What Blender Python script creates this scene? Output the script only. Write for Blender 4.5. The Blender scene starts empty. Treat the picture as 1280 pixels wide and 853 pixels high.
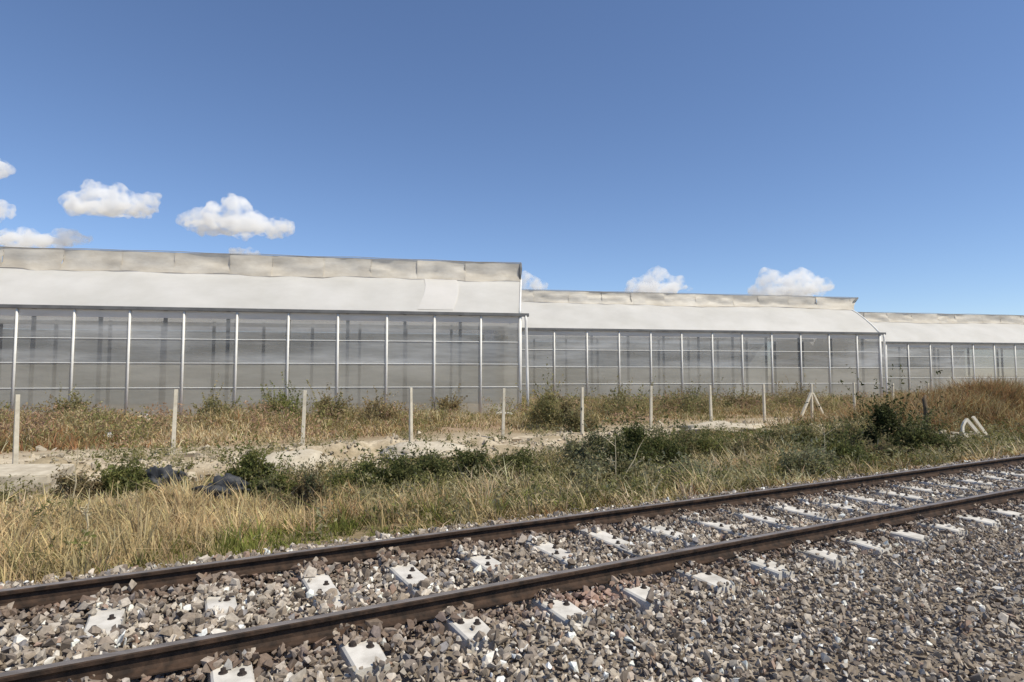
import bpy, bmesh, math, random
import numpy as np
from mathutils import Vector, Matrix
R = math.radians
rng = np.random.default_rng(11)
random.seed(5)
scene = bpy.context.scene
COL = scene.collection

# ------------------------------------------------------------------ camera
F, CX, CY, HOR = 750.0, 640.0, 426.5, 470.0      # focal length in photo pixels, centre, horizon row
CAMZ = 2.1
PITCH = math.atan((HOR - CY) / F)
cam_d = bpy.data.cameras.new('camera')
cam = bpy.data.objects.new('camera', cam_d)
COL.objects.link(cam)
cam.location = (0, 0, CAMZ)
cam.rotation_euler = (math.pi / 2 + PITCH, 0, 0)
cam_d.sensor_width = 36
cam_d.lens = 36 * F / 1280
cam_d.clip_start = 0.05
cam_d.clip_end = 30000
scene.camera = cam

# ------------------------------------------------------------------ light
SUN_EL, SUN_AZ = R(56), R(122)                   # azimuth clockwise from +Y
world = bpy.data.worlds.new('World')
scene.world = world
world.use_nodes = True
wn = world.node_tree
bg = wn.nodes['Background']
sky = wn.nodes.new('ShaderNodeTexSky')
sky.sky_type = 'NISHITA'
sky.sun_disc = False
sky.sun_elevation = SUN_EL
sky.sun_rotation = SUN_AZ
sky.altitude = 1500
sky.air_density = 1.1
sky.dust_density = 0.1
sky.ozone_density = 5.0
tint = wn.nodes.new('ShaderNodeVectorMath'); tint.operation = 'MULTIPLY'
tint.inputs[1].default_value = (1.02, 0.985, 1.015)
wn.links.new(sky.outputs[0], tint.inputs[0]); wn.links.new(tint.outputs[0], bg.inputs[0])
bg.inputs[1].default_value = 0.137
sun_d = bpy.data.lights.new('sun', 'SUN')
sun_d.energy = 4.7
sun_d.angle = R(0.53)
sun_d.color = (1.0, 0.93, 0.775)
sun = bpy.data.objects.new('sun', sun_d)
COL.objects.link(sun)
SUNV = Vector((math.cos(SUN_EL) * math.sin(SUN_AZ), math.cos(SUN_EL) * math.cos(SUN_AZ), math.sin(SUN_EL)))
sun.rotation_euler = SUNV.to_track_quat('Z', 'Y').to_euler()
sun.location = SUNV * 60
scene.view_settings.view_transform = 'Standard'
scene.view_settings.look = 'None'
scene.view_settings.gamma = 1
scene.view_settings.exposure = 0.0
scene.view_settings.use_curve_mapping = False
scene.cycles.use_denoising = True
scene.cycles.max_bounces = 10
scene.cycles.transparent_max_bounces = 24
scene.cycles.volume_bounces = 12
scene.cycles.diffuse_bounces = 5
scene.cycles.transmission_bounces = 8

# ------------------------------------------------------------------ helpers
TD = np.array([math.cos(R(28.2)), math.sin(R(28.2))])     # track direction
TN = np.array([-TD[1], TD[0]])                            # away from the camera
def so2xy(s, o):
    return s * TD[0] + o * TN[0], s * TD[1] + o * TN[1]
def xy2so(x, y):
    return x * TD[0] + y * TD[1], x * TN[0] + y * TN[1]
def gp(px, py, z=0.0):
    """ground point seen at a photo pixel, at height z"""
    v = Vector(((px - CX) / F, 1.0, (CY - py) / F))
    c, s = math.cos(PITCH), math.sin(PITCH)
    d = Vector((v.x, c * v.y - s * v.z, s * v.y + c * v.z))
    t = (z - CAMZ) / d.z
    return Vector((d.x * t, d.y * t, z))
def at_depth(px, py, Y):
    v = Vector(((px - CX) / F, 1.0, (CY - py) / F))
    c, s = math.cos(PITCH), math.sin(PITCH)
    d = Vector((v.x, c * v.y - s * v.z, s * v.y + c * v.z))
    return Vector((d.x, d.y, d.z)) * (Y / d.y) + Vector((0, 0, CAMZ))

def vnoise(x, y, seed=0):
    x = np.asarray(x, float); y = np.asarray(y, float)
    xi = np.floor(x).astype(np.int64); yi = np.floor(y).astype(np.int64)
    fx = x - xi; fy = y - yi
    fx = fx * fx * (3 - 2 * fx); fy = fy * fy * (3 - 2 * fy)
    def h(a, b):
        n = (a * 374761393 + b * 668265263 + seed * 1442695041) & 0xffffffff
        n = ((n ^ (n >> 13)) * 1274126177) & 0xffffffff
        n = (n ^ (n >> 16)) & 0xffffffff
        return n / 4294967295.0
    return (h(xi, yi) * (1 - fx) + h(xi + 1, yi) * fx) * (1 - fy) + (h(xi, yi + 1) * (1 - fx) + h(xi + 1, yi + 1) * fx) * fy
def fbm(x, y, seed=0, oct=4):
    t = 0; a = 0.5; n = 0
    for k in range(oct):
        t = t + a * vnoise(x * 2 ** k, y * 2 ** k, seed + k * 17); n += a; a *= 0.5
    return t / n
def sstep(a, b, x):
    t = np.clip((np.asarray(x, float) - a) / (b - a), 0, 1)
    return t * t * (3 - 2 * t)

def link(o, parent=None):
    COL.objects.link(o)
    if parent is not None:
        o.parent = parent
    return o
def tag(o, label=None, cat=None, group=None, kind=None):
    if label: o['label'] = label
    if cat: o['category'] = cat
    if group: o['group'] = group
    if kind: o['kind'] = kind
    return o
def empty(name, loc=(0, 0, 0), rz=0.0):
    o = bpy.data.objects.new(name, None)
    o.location = loc
    o.rotation_euler = (0, 0, rz)
    o.empty_display_size = 0.2
    return link(o)
def np_mesh(name, verts, tris, colors=None, smooth=False, nper=3):
    """fast mesh from numpy arrays; colors per vertex (n,3)"""
    verts = np.asarray(verts, np.float32); tris = np.asarray(tris, np.int32)
    me = bpy.data.meshes.new(name)
    me.vertices.add(len(verts)); me.vertices.foreach_set('co', verts.ravel())
    n = len(tris)
    me.loops.add(n * nper); me.loops.foreach_set('vertex_index', tris.ravel())
    me.polygons.add(n)
    me.polygons.foreach_set('loop_start', np.arange(n, dtype=np.int32) * nper)
    me.polygons.foreach_set('loop_total', np.full(n, nper, np.int32))
    me.polygons.foreach_set('use_smooth', np.full(n, smooth, bool))
    me.update(calc_edges=True)
    if colors is not None:
        a = me.color_attributes.new('tint', 'FLOAT_COLOR', 'POINT')
        c = np.ones((len(verts), 4), np.float32); c[:, :3] = colors
        a.data.foreach_set('color', c.ravel())
    return me
def mobj(name, me, m, parent=None):
    o = bpy.data.objects.new(name, me)
    if m is not None and not me.materials:
        me.materials.append(m)
    return link(o, parent)
def bm_obj(name, bm, m, parent=None, smooth=False):
    me = bpy.data.meshes.new(name)
    bm.to_mesh(me); bm.free()
    if smooth:
        for p in me.polygons: p.use_smooth = True
    return mobj(name, me, m, parent)
def box(bm, x0, x1, y0, y1, z0, z1, bev=0.0):
    vs = [bm.verts.new(p) for p in ((x0, y0, z0), (x1, y0, z0), (x1, y1, z0), (x0, y1, z0), (x0, y0, z1), (x1, y0, z1), (x1, y1, z1), (x0, y1, z1))]
    fs = [bm.faces.new([vs[i] for i in f]) for f in ((3, 2, 1, 0), (4, 5, 6, 7), (0, 1, 5, 4), (1, 2, 6, 5), (2, 3, 7, 6), (3, 0, 4, 7))]
    if bev:
        es = list({e for f in fs for e in f.edges})
        bmesh.ops.bevel(bm, geom=es, offset=bev, segments=2, affect='EDGES', profile=0.6)
def tube(bm, pts, radii, seg=6, cap=True):
    rings = []
    for i, p in enumerate(pts):
        p = Vector(p)
        a = Vector(pts[max(i - 1, 0)]); b = Vector(pts[min(i + 1, len(pts) - 1)])
        t = (b - a).normalized()
        ref = Vector((0, 0, 1)) if abs(t.z) < 0.9 else Vector((1, 0, 0))
        u = t.cross(ref).normalized(); v = t.cross(u)
        r = radii[i] if hasattr(radii, '__len__') else radii
        rings.append([bm.verts.new(p + (u * math.cos(2 * math.pi * k / seg) + v * math.sin(2 * math.pi * k / seg)) * r) for k in range(seg)])
    for a, b in zip(rings, rings[1:]):
        for k in range(seg):
            bm.faces.new((a[k], a[(k + 1) % seg], b[(k + 1) % seg], b[k]))
    if cap:
        bm.faces.new(rings[0][::-1]); bm.faces.new(rings[-1])

# ------------------------------------------------------------------ materials
def new_mat(name):
    m = bpy.data.materials.new(name); m.use_nodes = True
    nt = m.node_tree; nt.nodes.clear()
    return m, nt, nt.nodes.new('ShaderNodeOutputMaterial')
def nd(nt, t, **kw):
    n = nt.nodes.new(t)
    for k, v in kw.items(): setattr(n, k, v)
    return n
def noise_color(nt, c0, c1, scale, detail=5, coord='Object', stretch=(1, 1, 1), rough=0.6, lo=0.3, hi=0.7):
    tc = nd(nt, 'ShaderNodeTexCoord')
    mp = nd(nt, 'ShaderNodeMapping'); mp.inputs['Scale'].default_value = stretch
    if coord == 'World':
        g = nd(nt, 'ShaderNodeNewGeometry'); nt.links.new(g.outputs['Position'], mp.inputs[0])
    else:
        nt.links.new(tc.outputs[coord], mp.inputs[0])
    no = nd(nt, 'ShaderNodeTexNoise'); no.inputs['Scale'].default_value = scale
    no.inputs['Detail'].default_value = detail; no.inputs['Roughness'].default_value = rough
    nt.links.new(mp.outputs[0], no.inputs['Vector'])
    rp = nd(nt, 'ShaderNodeValToRGB')
    rp.color_ramp.elements[0].position = lo; rp.color_ramp.elements[1].position = hi
    rp.color_ramp.elements[0].color = (*c0, 1); rp.color_ramp.elements[1].color = (*c1, 1)
    nt.links.new(no.outputs['Fac'], rp.inputs[0])
    return rp.outputs[0], no.outputs['Fac']
def plain(name, c0, c1=None, scale=3.0, rough=0.7, metal=0.0, bump=0.0, coord='Object', stretch=(1, 1, 1), spec=0.3, lo=0.3, hi=0.7):
    m, nt, out = new_mat(name)
    b = nd(nt, 'ShaderNodeBsdfPrincipled')
    b.inputs['Roughness'].default_value = rough; b.inputs['Metallic'].default_value = metal
    b.inputs['Specular IOR Level'].default_value = spec
    col, fac = noise_color(nt, c0, c1 or c0, scale, coord=coord, stretch=stretch, lo=lo, hi=hi)
    nt.links.new(col, b.inputs['Base Color'])
    if bump:
        bp = nd(nt, 'ShaderNodeBump'); bp.inputs['Strength'].default_value = bump; bp.inputs['Distance'].default_value = 0.02
        nt.links.new(fac, bp.inputs['Height']); nt.links.new(bp.outputs[0], b.inputs['Normal'])
    nt.links.new(b.outputs[0], out.inputs[0])
    return m
def tinted(name, rough=0.85, scale=60.0, amt=0.25, trans=0.0, bump=0.0, spec=0.2):
    """base colour from the mesh's own 'tint' attribute with fine mottling; trans = light through thin leaves"""
    m, nt, out = new_mat(name)
    at = nd(nt, 'ShaderNodeAttribute'); at.attribute_name = 'tint'
    col, fac = noise_color(nt, (1 - amt,) * 3, (1 + amt,) * 3, scale, coord='World')
    mx = nd(nt, 'ShaderNodeVectorMath', operation='MULTIPLY')
    nt.links.new(at.outputs['Color'], mx.inputs[0]); nt.links.new(col, mx.inputs[1])
    b = nd(nt, 'ShaderNodeBsdfPrincipled')
    b.inputs['Roughness'].default_value = rough; b.inputs['Specular IOR Level'].default_value = spec
    nt.links.new(mx.outputs[0], b.inputs['Base Color'])
    if bump:
        bp = nd(nt, 'ShaderNodeBump'); bp.inputs['Strength'].default_value = bump; bp.inputs['Distance'].default_value = 0.03
        nt.links.new(fac, bp.inputs['Height']); nt.links.new(bp.outputs[0], b.inputs['Normal'])
    sh = b.outputs[0]
    if trans:
        t = nd(nt, 'ShaderNodeBsdfTranslucent'); nt.links.new(mx.outputs[0], t.inputs[0])
        ms = nd(nt, 'ShaderNodeMixShader'); ms.inputs[0].default_value = trans
        nt.links.new(b.outputs[0], ms.inputs[1]); nt.links.new(t.outputs[0], ms.inputs[2]); sh = ms.outputs[0]
    nt.links.new(sh, out.inputs[0])
    return m
def film(name, c0, c1, scale, stretch, see0, see1, transl=0.4, gloss=0.06, rough=0.25, lo=0.3, hi=0.7, wrinkle=0.0):
    """plastic film: cloudy diffuse + light passing through + clear share, streaked with dust"""
    m, nt, out = new_mat(name)
    col, fac = noise_color(nt, c0, c1, scale, coord='World', stretch=stretch, lo=lo, hi=hi)
    d = nd(nt, 'ShaderNodeBsdfDiffuse'); t = nd(nt, 'ShaderNodeBsdfTranslucent')
    nt.links.new(col, d.inputs[0]); nt.links.new(col, t.inputs[0])
    m1 = nd(nt, 'ShaderNodeMixShader'); m1.inputs[0].default_value = transl
    nt.links.new(d.outputs[0], m1.inputs[1]); nt.links.new(t.outputs[0], m1.inputs[2])
    g = nd(nt, 'ShaderNodeBsdfGlossy'); g.inputs['Roughness'].default_value = rough
    m2 = nd(nt, 'ShaderNodeMixShader'); m2.inputs[0].default_value = gloss
    nt.links.new(m1.outputs[0], m2.inputs[1]); nt.links.new(g.outputs[0], m2.inputs[2])
    sh = m2.outputs[0]
    if wrinkle:
        bp = nd(nt, 'ShaderNodeBump'); bp.inputs['Strength'].default_value = wrinkle; bp.inputs['Distance'].default_value = 0.1
        nt.links.new(fac, bp.inputs['Height'])
        for n in (d, t, g): nt.links.new(bp.outputs[0], n.inputs['Normal'])
    if see1 > 0:
        tr = nd(nt, 'ShaderNodeBsdfTransparent')
        mr = nd(nt, 'ShaderNodeMapRange')
        mr.inputs['From Min'].default_value = lo; mr.inputs['From Max'].default_value = hi
        mr.inputs['To Min'].default_value = see1; mr.inputs['To Max'].default_value = see0
        nt.links.new(fac, mr.inputs['Value'])
        m3 = nd(nt, 'ShaderNodeMixShader')
        nt.links.new(mr.outputs[0], m3.inputs[0])
        nt.links.new(sh, m3.inputs[1]); nt.links.new(tr.outputs[0], m3.inputs[2]); sh = m3.outputs[0]
    nt.links.new(sh, out.inputs[0])
    return m

M = {}
M['ground'] = tinted('soil', scale=14, amt=0.22, bump=0.6, rough=0.95, spec=0.1)
M['stone'] = tinted('ballast_stone', scale=45, amt=0.22, rough=0.8, spec=0.25)
M['grass'] = tinted('grass_blade', scale=9, amt=0.12, trans=0.38, rough=0.85, spec=0.08)
M['leaf'] = tinted('leaf', scale=12, amt=0.15, trans=0.45, rough=0.8, spec=0.08)
M['rust'] = plain('rusted_rail_steel', (0.022, 0.015, 0.011), (0.085, 0.050, 0.032), 11, rough=0.8, spec=0.25, bump=0.6, lo=0.35, hi=0.75)
M['head'] = plain('worn_rail_head', (0.15, 0.125, 0.105), (0.32, 0.28, 0.25), 14, rough=0.5, metal=0.35, stretch=(0.1, 1, 1))
M['sleeper'] = plain('sleeper_concrete', (0.42, 0.39, 0.34), (0.66, 0.62, 0.555), 6, rough=0.9, bump=0.4, coord='World', lo=0.3, hi=0.6)
M['bolt'] = plain('bolt_steel', (0.05, 0.04, 0.035), (0.09, 0.07, 0.06), 20, rough=0.6, metal=0.5)
M['post'] = plain('post_concrete', (0.46, 0.41, 0.32), (0.68, 0.62, 0.50), 5, rough=0.85, bump=0.2)
M['white_steel'] = plain('white_painted_steel', (0.70, 0.68, 0.63), (0.84, 0.82, 0.77), 2.5, rough=0.5)
M['grey_pipe'] = plain('galvanised_pipe', (0.55, 0.55, 0.53), (0.7, 0.7, 0.67), 3, rough=0.5, metal=0.0)
M['gutter'] = plain('gutter_metal', (0.12, 0.12, 0.12), (0.2, 0.2, 0.195), 1.5, rough=0.6, metal=0.2)
M['dark_pipe'] = plain('dark_column_steel', (0.06, 0.06, 0.06), (0.10, 0.10, 0.097), 2, rough=0.7)
M['roof'] = film('white_roof_film', (0.70, 0.68, 0.63), (0.84, 0.82, 0.78), 0.35, (1, 1, 1.5), 0, 0, transl=0.40, gloss=0.04, rough=0.4)
M['patch'] = film('new_roof_film', (0.72, 0.695, 0.65), (0.82, 0.79, 0.75), 0.35, (1, 1, 1), 0, 0, transl=0.38, gloss=0.04, rough=0.4)
M['vent'] = film('dusty_vent_film', (0.54, 0.48, 0.39), (0.76, 0.70, 0.60), 0.7, (1, 1, 2.2), 0.0, 0.0, transl=0.35, gloss=0.03, rough=0.5, wrinkle=0.4)
M['pane'] = film('grey_wall_film', (0.21, 0.215, 0.22), (0.72, 0.73, 0.73), 0.36, (0.30, 0.30, 2.2), 0.14, 0.58, transl=0.4, gloss=0.07, rough=0.3, lo=0.36, hi=0.70)
M['apron'] = film('dusty_apron_film', (0.44, 0.42, 0.36), (0.62, 0.595, 0.53), 0.5, (0.35, 0.35, 1.8), 0.24, 0.46, transl=0.4, gloss=0.05, rough=0.35)
M['lit_band_film'] = film('painted_lit_band_film', (0.55, 0.54, 0.52), (0.85, 0.84, 0.81), 0.5, (0.35, 0.35, 2.0), 0.0, 0.0, transl=0.45, gloss=0.06, rough=0.35)  # wall film painted paler, for roof light showing through below the gutter
M['vent_bar'] = plain('weathered_vent_bar', (0.24, 0.22, 0.19), (0.36, 0.33, 0.28), 2, rough=0.7)
M['skirt'] = plain('inner_sheet', (0.52, 0.54, 0.54), (0.68, 0.70, 0.70), 0.4, rough=0.9)
M['soil_floor'] = plain('greenhouse_soil', (0.36, 0.29, 0.21), (0.48, 0.40, 0.29), 1.2, rough=0.95)
M['black_plastic'] = plain('black_plastic_sheet', (0.028, 0.029, 0.032), (0.06, 0.062, 0.066), 7, rough=0.6, spec=0.3, bump=0.6)
M['litter'] = plain('white_litter_plastic', (0.62, 0.60, 0.56), (0.78, 0.76, 0.72), 6, rough=0.6)
M['cream'] = plain('weathered_cream_plastic', (0.66, 0.58, 0.44), (0.80, 0.73, 0.60), 8, rough=0.6)
M['rot_wood'] = plain('dark_weathered_wood', (0.09, 0.065, 0.04), (0.19, 0.14, 0.09), 8, rough=0.9, bump=0.4)
M['twig'] = plain('dry_twig', (0.42, 0.35, 0.22), (0.60, 0.52, 0.36), 12, rough=0.9)
M['stem'] = plain('shrub_stem', (0.10, 0.085, 0.05), (0.2, 0.17, 0.1), 12, rough=0.9)
M['chalk'] = plain('pale_chalky_rubble', (0.40, 0.34, 0.25), (0.60, 0.53, 0.41), 4, rough=0.95, bump=0.5)

# ------------------------------------------------------------------ ground
RAIL_NEAR, RAIL_FAR, RAIL_TOP = 3.92, 5.43, 0.615
BANK = xy2so(15.5, 19.0)
def ground_z(s, o):
    s = np.asarray(s, float); o = np.asarray(o, float)
    z = np.interp(o, [-30, -9, -4, 5.9, 6.6, 8.5, 10.5, 14, 18, 26], [0.0, 0.1, 0.385, 0.385, 0.31, 0.13, 0.05, 0.0, 0.0, 0.0])
    rough = sstep(6.2, 8.0, o) * (1 - sstep(27, 31, o)) * (1 - sstep(70, 120, np.abs(s)))
    z = z + rough * (fbm(s * 0.45, o * 0.45, 3) - 0.5) * 0.22
    lumpy = np.exp(-((o - 15.6) / 1.5) ** 2) * (1 - sstep(50, 70, np.abs(s)))
    z = z + lumpy * np.clip(fbm(s * 0.8, o * 0.8, 8) - 0.42, 0, 1) * 1.1
    z = z + 1.3 * np.exp(-(((s - BANK[0] - 2.5) / 5.0) ** 2 + ((o - BANK[1] - 1.5) / 2.4) ** 2))
    z = z + 0.30 * np.exp(-(((s - BANK[0] + 5.0) / 3.0) ** 2 + ((o - BANK[1] - 1.5) / 1.6) ** 2))
    return z
sl = np.concatenate([[-9000, -3000, -900, -300, -120, -60, -30, -18], np.arange(-12, 50, 0.22), [52, 56, 62, 70, 85, 110, 160, 300, 900, 3000, 9000]])
ol = np.concatenate([[-9000, -3000, -900, -300, -90, -30, -14, -9, -6, -4, -2, 0, 2, 4], np.arange(5.2, 31, 0.2), [32, 34, 37, 41, 46, 55, 70, 100, 200, 600, 2000, 9000]])
S, O = np.meshgrid(sl, ol, indexing='ij')
Z = ground_z(S, O)
X, Y = so2xy(S, O)
ni, nj = S.shape
V = np.stack([X.ravel(), Y.ravel(), Z.ravel()], 1)
I, J = np.meshgrid(np.arange(ni - 1), np.arange(nj - 1), indexing='ij')
a = (I * nj + J).ravel()
Q = np.stack([a, a + nj, a + nj + 1, a + 1], 1)
n1 = fbm(S * 0.5, O * 0.5, 21); n2 = fbm(S * 0.16, O * 0.16, 33); n3 = fbm(S * 2.2, O * 2.2, 41)
def mixc(c, d, t): return c * (1 - t[..., None]) + np.array(d) * t[..., None]
C = np.zeros(S.shape + (3,)) + np.array([0.22, 0.185, 0.15])                    # dirty ballast bed
C = mixc(C, (0.25, 0.19, 0.11), sstep(5.9, 6.5, O))                              # soil under grass
pale = sstep(13.2, 14.8, O + (n1 - 0.5) * 3.0) * (1 - sstep(19.0, 21.5, O + (n2 - 0.5) * 5))
C = mixc(C, (0.34, 0.24, 0.16), sstep(19.0, 23.0, O))
C = mixc(C, (0.54, 0.455, 0.33), pale)
C = mixc(C, (0.33, 0.26, 0.18), pale * sstep(0.46, 0.64, n3) * 0.8)
C = mixc(C, (0.30, 0.24, 0.15), pale * sstep(0.52, 0.62, fbm(S * 0.35, O * 1.6, 45)) * 0.75)
C = mixc(C, (0.30, 0.25, 0.17), sstep(50, 90, np.hypot(S, O)))
ground = mobj('ground', np_mesh('ground', V, Q, C.reshape(-1, 3), smooth=True, nper=4), M['ground'])
tag(ground, 'dry pale earth between railway and greenhouses', kind='structure')

# ------------------------------------------------------------------ rails and sleepers
RAIL_H = 0.128
prof = [(-0.07, 0), (0.07, 0), (0.07, 0.011), (0.028, 0.026), (0.011, 0.045), (0.009, 0.10), (0.018, 0.116), (0.035, 0.124),
        (0.036, 0.150), (0.030, 0.158), (0.018, 0.161), (-0.018, 0.161), (-0.030, 0.158), (-0.036, 0.150), (-0.035, 0.124), (-0.018, 0.116), (-0.009, 0.10), (-0.011, 0.045), (-0.028, 0.026), (-0.07, 0.011)]
def rail(offset, label):
    bm = bmesh.new(); rings = []
    for s in (-30, -8, 0, 6, 12, 20, 40, 90):
        x, y = so2xy(s, 0)
        rings.append([bm.verts.new((*(so2xy(s, offset + p[0] * 0.92)), RAIL_TOP - RAIL_H + p[1] * RAIL_H / 0.161)) for p in prof])
    n = len(prof)
    for r0, r1 in zip(rings, rings[1:]):
        for k in range(n):
            f = bm.faces.new((r0[k], r1[k], r1[(k + 1) % n], r0[(k + 1) % n]))
            f.material_index = 1 if k in (9, 10, 11) else 0
    bm.faces.new(rings[0]); bm.faces.new(rings[-1][::-1])
    bmesh.ops.recalc_face_normals(bm, faces=bm.faces)
    o = bm_obj('rail', bm, M['rust']); o.data.materials.append(M['head'])
    tag(o, label, 'rail', 'rails of the railway track')
rail(RAIL_NEAR, 'rusty brown steel rail nearer the bottom of the picture')
rail(RAIL_FAR, 'rusty brown steel rail along the edge of the dry grass')

SL_STEP = 0.70
SL_TOP = RAIL_TOP - RAIL_H - 0.002
s_ref = xy2so(*gp(604, 797, SL_TOP)[:2])[0]
sl_pos = [s_ref + SL_STEP * k for k in range(-3, 17)]
o_mid = (RAIL_NEAR + RAIL_FAR) / 2
def sleeper_mesh():
    bm = bmesh.new(); sec = []
    for y, w, t in ((-1.25, 0.098, -0.012), (-1.0, 0.105, 0.0), (-0.45, 0.105, 0.0), (-0.25, 0.10, -0.008), (0.25, 0.10, -0.008), (0.45, 0.105, 0), (1.0, 0.105, 0), (1.25, 0.098, -0.012)):
        sec.append([bm.verts.new(p) for p in ((-w - 0.02, y, -0.2), (w + 0.02, y, -0.2), (w, y, t - 0.012), (w - 0.012, y, t), (-w + 0.012, y, t), (-w, y, t - 0.012))])
    for a_, b_ in zip(sec, sec[1:]):
        for k in range(6): bm.faces.new((a_[k], a_[(k + 1) % 6], b_[(k + 1) % 6], b_[k]))
    bm.faces.new(sec[0][::-1]); bm.faces.new(sec[-1])
    bmesh.ops.recalc_face_normals(bm, faces=bm.faces)
    me = bpy.data.meshes.new('concrete_sleeper'); bm.to_mesh(me); bm.free(); me.materials.append(M['sleeper'])
    return me
def bolt_mesh():
    bm = bmesh.new()
    bmesh.ops.create_cone(bm, cap_ends=True, segments=6, radius1=0.016, radius2=0.015, depth=0.024, matrix=Matrix.Translation((0, 0, 0.013)))
    bmesh.ops.create_cone(bm, cap_ends=True, segments=10, radius1=0.026, radius2=0.024, depth=0.005, matrix=Matrix.Translation((0, 0, 0.002)))
    me = bpy.data.meshes.new('bolt'); bm.to_mesh(me); bm.free(); me.materials.append(M['bolt'])
    return me
def clip_mesh():
    bm = bmesh.new()
    tube(bm, [(-0.05, 0.03, 0.005), (-0.05, -0.02, 0.03), (-0.02, -0.045, 0.034), (0.0, 0.03, 0.02), (0.02, -0.045, 0.034), (0.05, -0.02, 0.03), (0.05, 0.03, 0.005)], 0.008, 5)
    me = bpy.data.meshes.new('rail_clip'); bm.to_mesh(me); bm.free(); me.materials.append(M['bolt'])
    return me
ORD = ['first', 'second', 'third', 'fourth', 'fifth', 'sixth', 'seventh', 'eighth', 'ninth', 'tenth', 'eleventh', 'twelfth', 'thirteenth', 'fourteenth', 'fifteenth', 'sixteenth', 'seventeenth', 'eighteenth', 'nineteenth', 'twentieth', 'twenty-first', 'twenty-second', 'twenty-third', 'twenty-fourth', 'twenty-fifth']
sm, bmsh, cmsh = sleeper_mesh(), bolt_mesh(), clip_mesh()
trk_rz = math.atan2(TD[1], TD[0])
for k, s in enumerate(sl_pos):
    e = empty('concrete_sleeper', (*so2xy(s, o_mid), SL_TOP), trk_rz + random.uniform(-0.012, 0.012))
    tag(e, f'pale concrete sleeper under the rails, {ORD[k]} from the left along the track', 'sleeper', 'concrete sleepers of the track')
    mobj('beam', sm, None, e)
    hg = (RAIL_FAR - RAIL_NEAR) / 2
    for (bx_, by_) in ((-0.045, -hg - 0.21), (0.045, -hg - 0.27), (-0.04, 0.06), (0.04, 0.22), (0.05, hg + 0.21)):
        b = mobj('bolt', bmsh, None, e); b.location = (bx_, by_, -0.008 if abs(by_) < 0.25 else 0)
    for sg in (-1, 1):
        for in_ in (-1, 1):
            c = mobj('rail_clip', cmsh, None, e)
            c.location = (0, sg * hg + in_ * 0.095, 0.008); c.rotation_euler = (0, 0, 0 if in_ > 0 else math.pi)

# ------------------------------------------------------------------ ballast
def rock_variety(n, npts=10, seed=1, flat=0.7):
    r = np.random.default_rng(seed); out = []
    for _ in range(n):
        bm = bmesh.new()
        p = r.normal(size=(npts, 3)); p /= np.linalg.norm(p, axis=1)[:, None]
        p *= np.array([1, r.uniform(0.65, 0.95), r.uniform(flat - 0.2, flat + 0.1)]) * r.uniform(0.85, 1.1, (npts, 1))
        vs = [bm.verts.new(q) for q in p]
        res = bmesh.ops.convex_hull(bm, input=vs)
        bmesh.ops.delete(bm, geom=[v for v in bm.verts if not v.link_faces], context='VERTS')
        bmesh.ops.triangulate(bm, faces=bm.faces)
        bm.verts.index_update()
        out.append((np.array([v.co[:] for v in bm.verts]), np.array([[v.index for v in f.verts] for f in bm.faces])))
        bm.free()
    return out
def rand_rot(n, r):
    q = r.normal(size=(n, 4)); q /= np.linalg.norm(q, axis=1)[:, None]
    w, x, y, z = q.T
    return np.stack([1 - 2 * (y * y + z * z), 2 * (x * y - z * w), 2 * (x * z + y * w), 2 * (x * y + z * w), 1 - 2 * (x * x + z * z), 2 * (y * z - x * w), 2 * (x * z - y * w), 2 * (y * z + x * w), 1 - 2 * (x * x + y * y)], 1).reshape(n, 3, 3)
def scatter_rocks(name, P, size, cols, seed=2, variety=None, flat=0.7):
    r = np.random.default_rng(seed)
    var = variety or rock_variety(28, seed=seed, flat=flat)
    pick = r.integers(0, len(var), len(P)); Rm = rand_rot(len(P), r)
    VV, TT, CC = [], [], []; off = 0
    for k, (v, t) in enumerate(var):
        idx = np.where(pick == k)[0]
        if not len(idx): continue
        w = np.einsum('nij,vj->nvi', Rm[idx], v) * size[idx][:, None, None] + P[idx][:, None, :]
        VV.append(w.reshape(-1, 3))
        TT.append((t[None] + (np.arange(len(idx)) * len(v))[:, None, None] + off).reshape(-1, 3))
        CC.append(np.repeat(cols[idx], len(v), 0)); off += len(idx) * len(v)
    return np_mesh(name, np.concatenate(VV), np.concatenate(TT), np.concatenate(CC))
def stone_cols(n, r):
    base = np.array([[0.22, 0.18, 0.145], [0.30, 0.25, 0.20], [0.38, 0.33, 0.27], [0.15, 0.12, 0.095], [0.26, 0.21, 0.16], [0.50, 0.44, 0.37], [0.68, 0.63, 0.56], [0.20, 0.185, 0.18], [0.27, 0.19, 0.145]])
    p = np.array([0.19, 0.18, 0.15, 0.12, 0.11, 0.11, 0.075, 0.04, 0.03]); p /= p.sum()
    return np.clip(base[r.choice(len(base), n, p=p)] * np.array([1.10, 1.10, 1.09]) * r.uniform(0.8, 1.2, (n, 1)), 0, 0.75)
r = np.random.default_rng(4)
def in_view(P, m=0.12):
    x, y, z = P[:, 0], P[:, 1], P[:, 2] - CAMZ
    c, s_ = math.cos(PITCH), math.sin(PITCH)
    f = c * y + s_ * z; u = -s_ * y + c * z
    px = CX + F * x / np.maximum(f, 0.05); py = CY - F * u / np.maximum(f, 0.05)
    return (f > 0.3) & (px > -1280 * m) & (px < 1280 * (1 + m)) & (py < 853 * (1 + m * 1.6))
N = 116000
s = r.uniform(-4.0, 19.5, N); o = r.uniform(0.6, 6.35, N)
size = np.clip(r.lognormal(math.log(0.028), 0.36, N), 0.011, 0.062) * np.interp(s - 0.8 * (o - 3), [0, 4], [1.03, 0.72])
bed = 0.444 + 0.03 * (fbm(s * 1.1, o * 1.1, 5) - 0.5) - 0.05 * sstep(5.75, 6.35, o) - 0.03 * sstep(2.5, 1.0, o)
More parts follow.
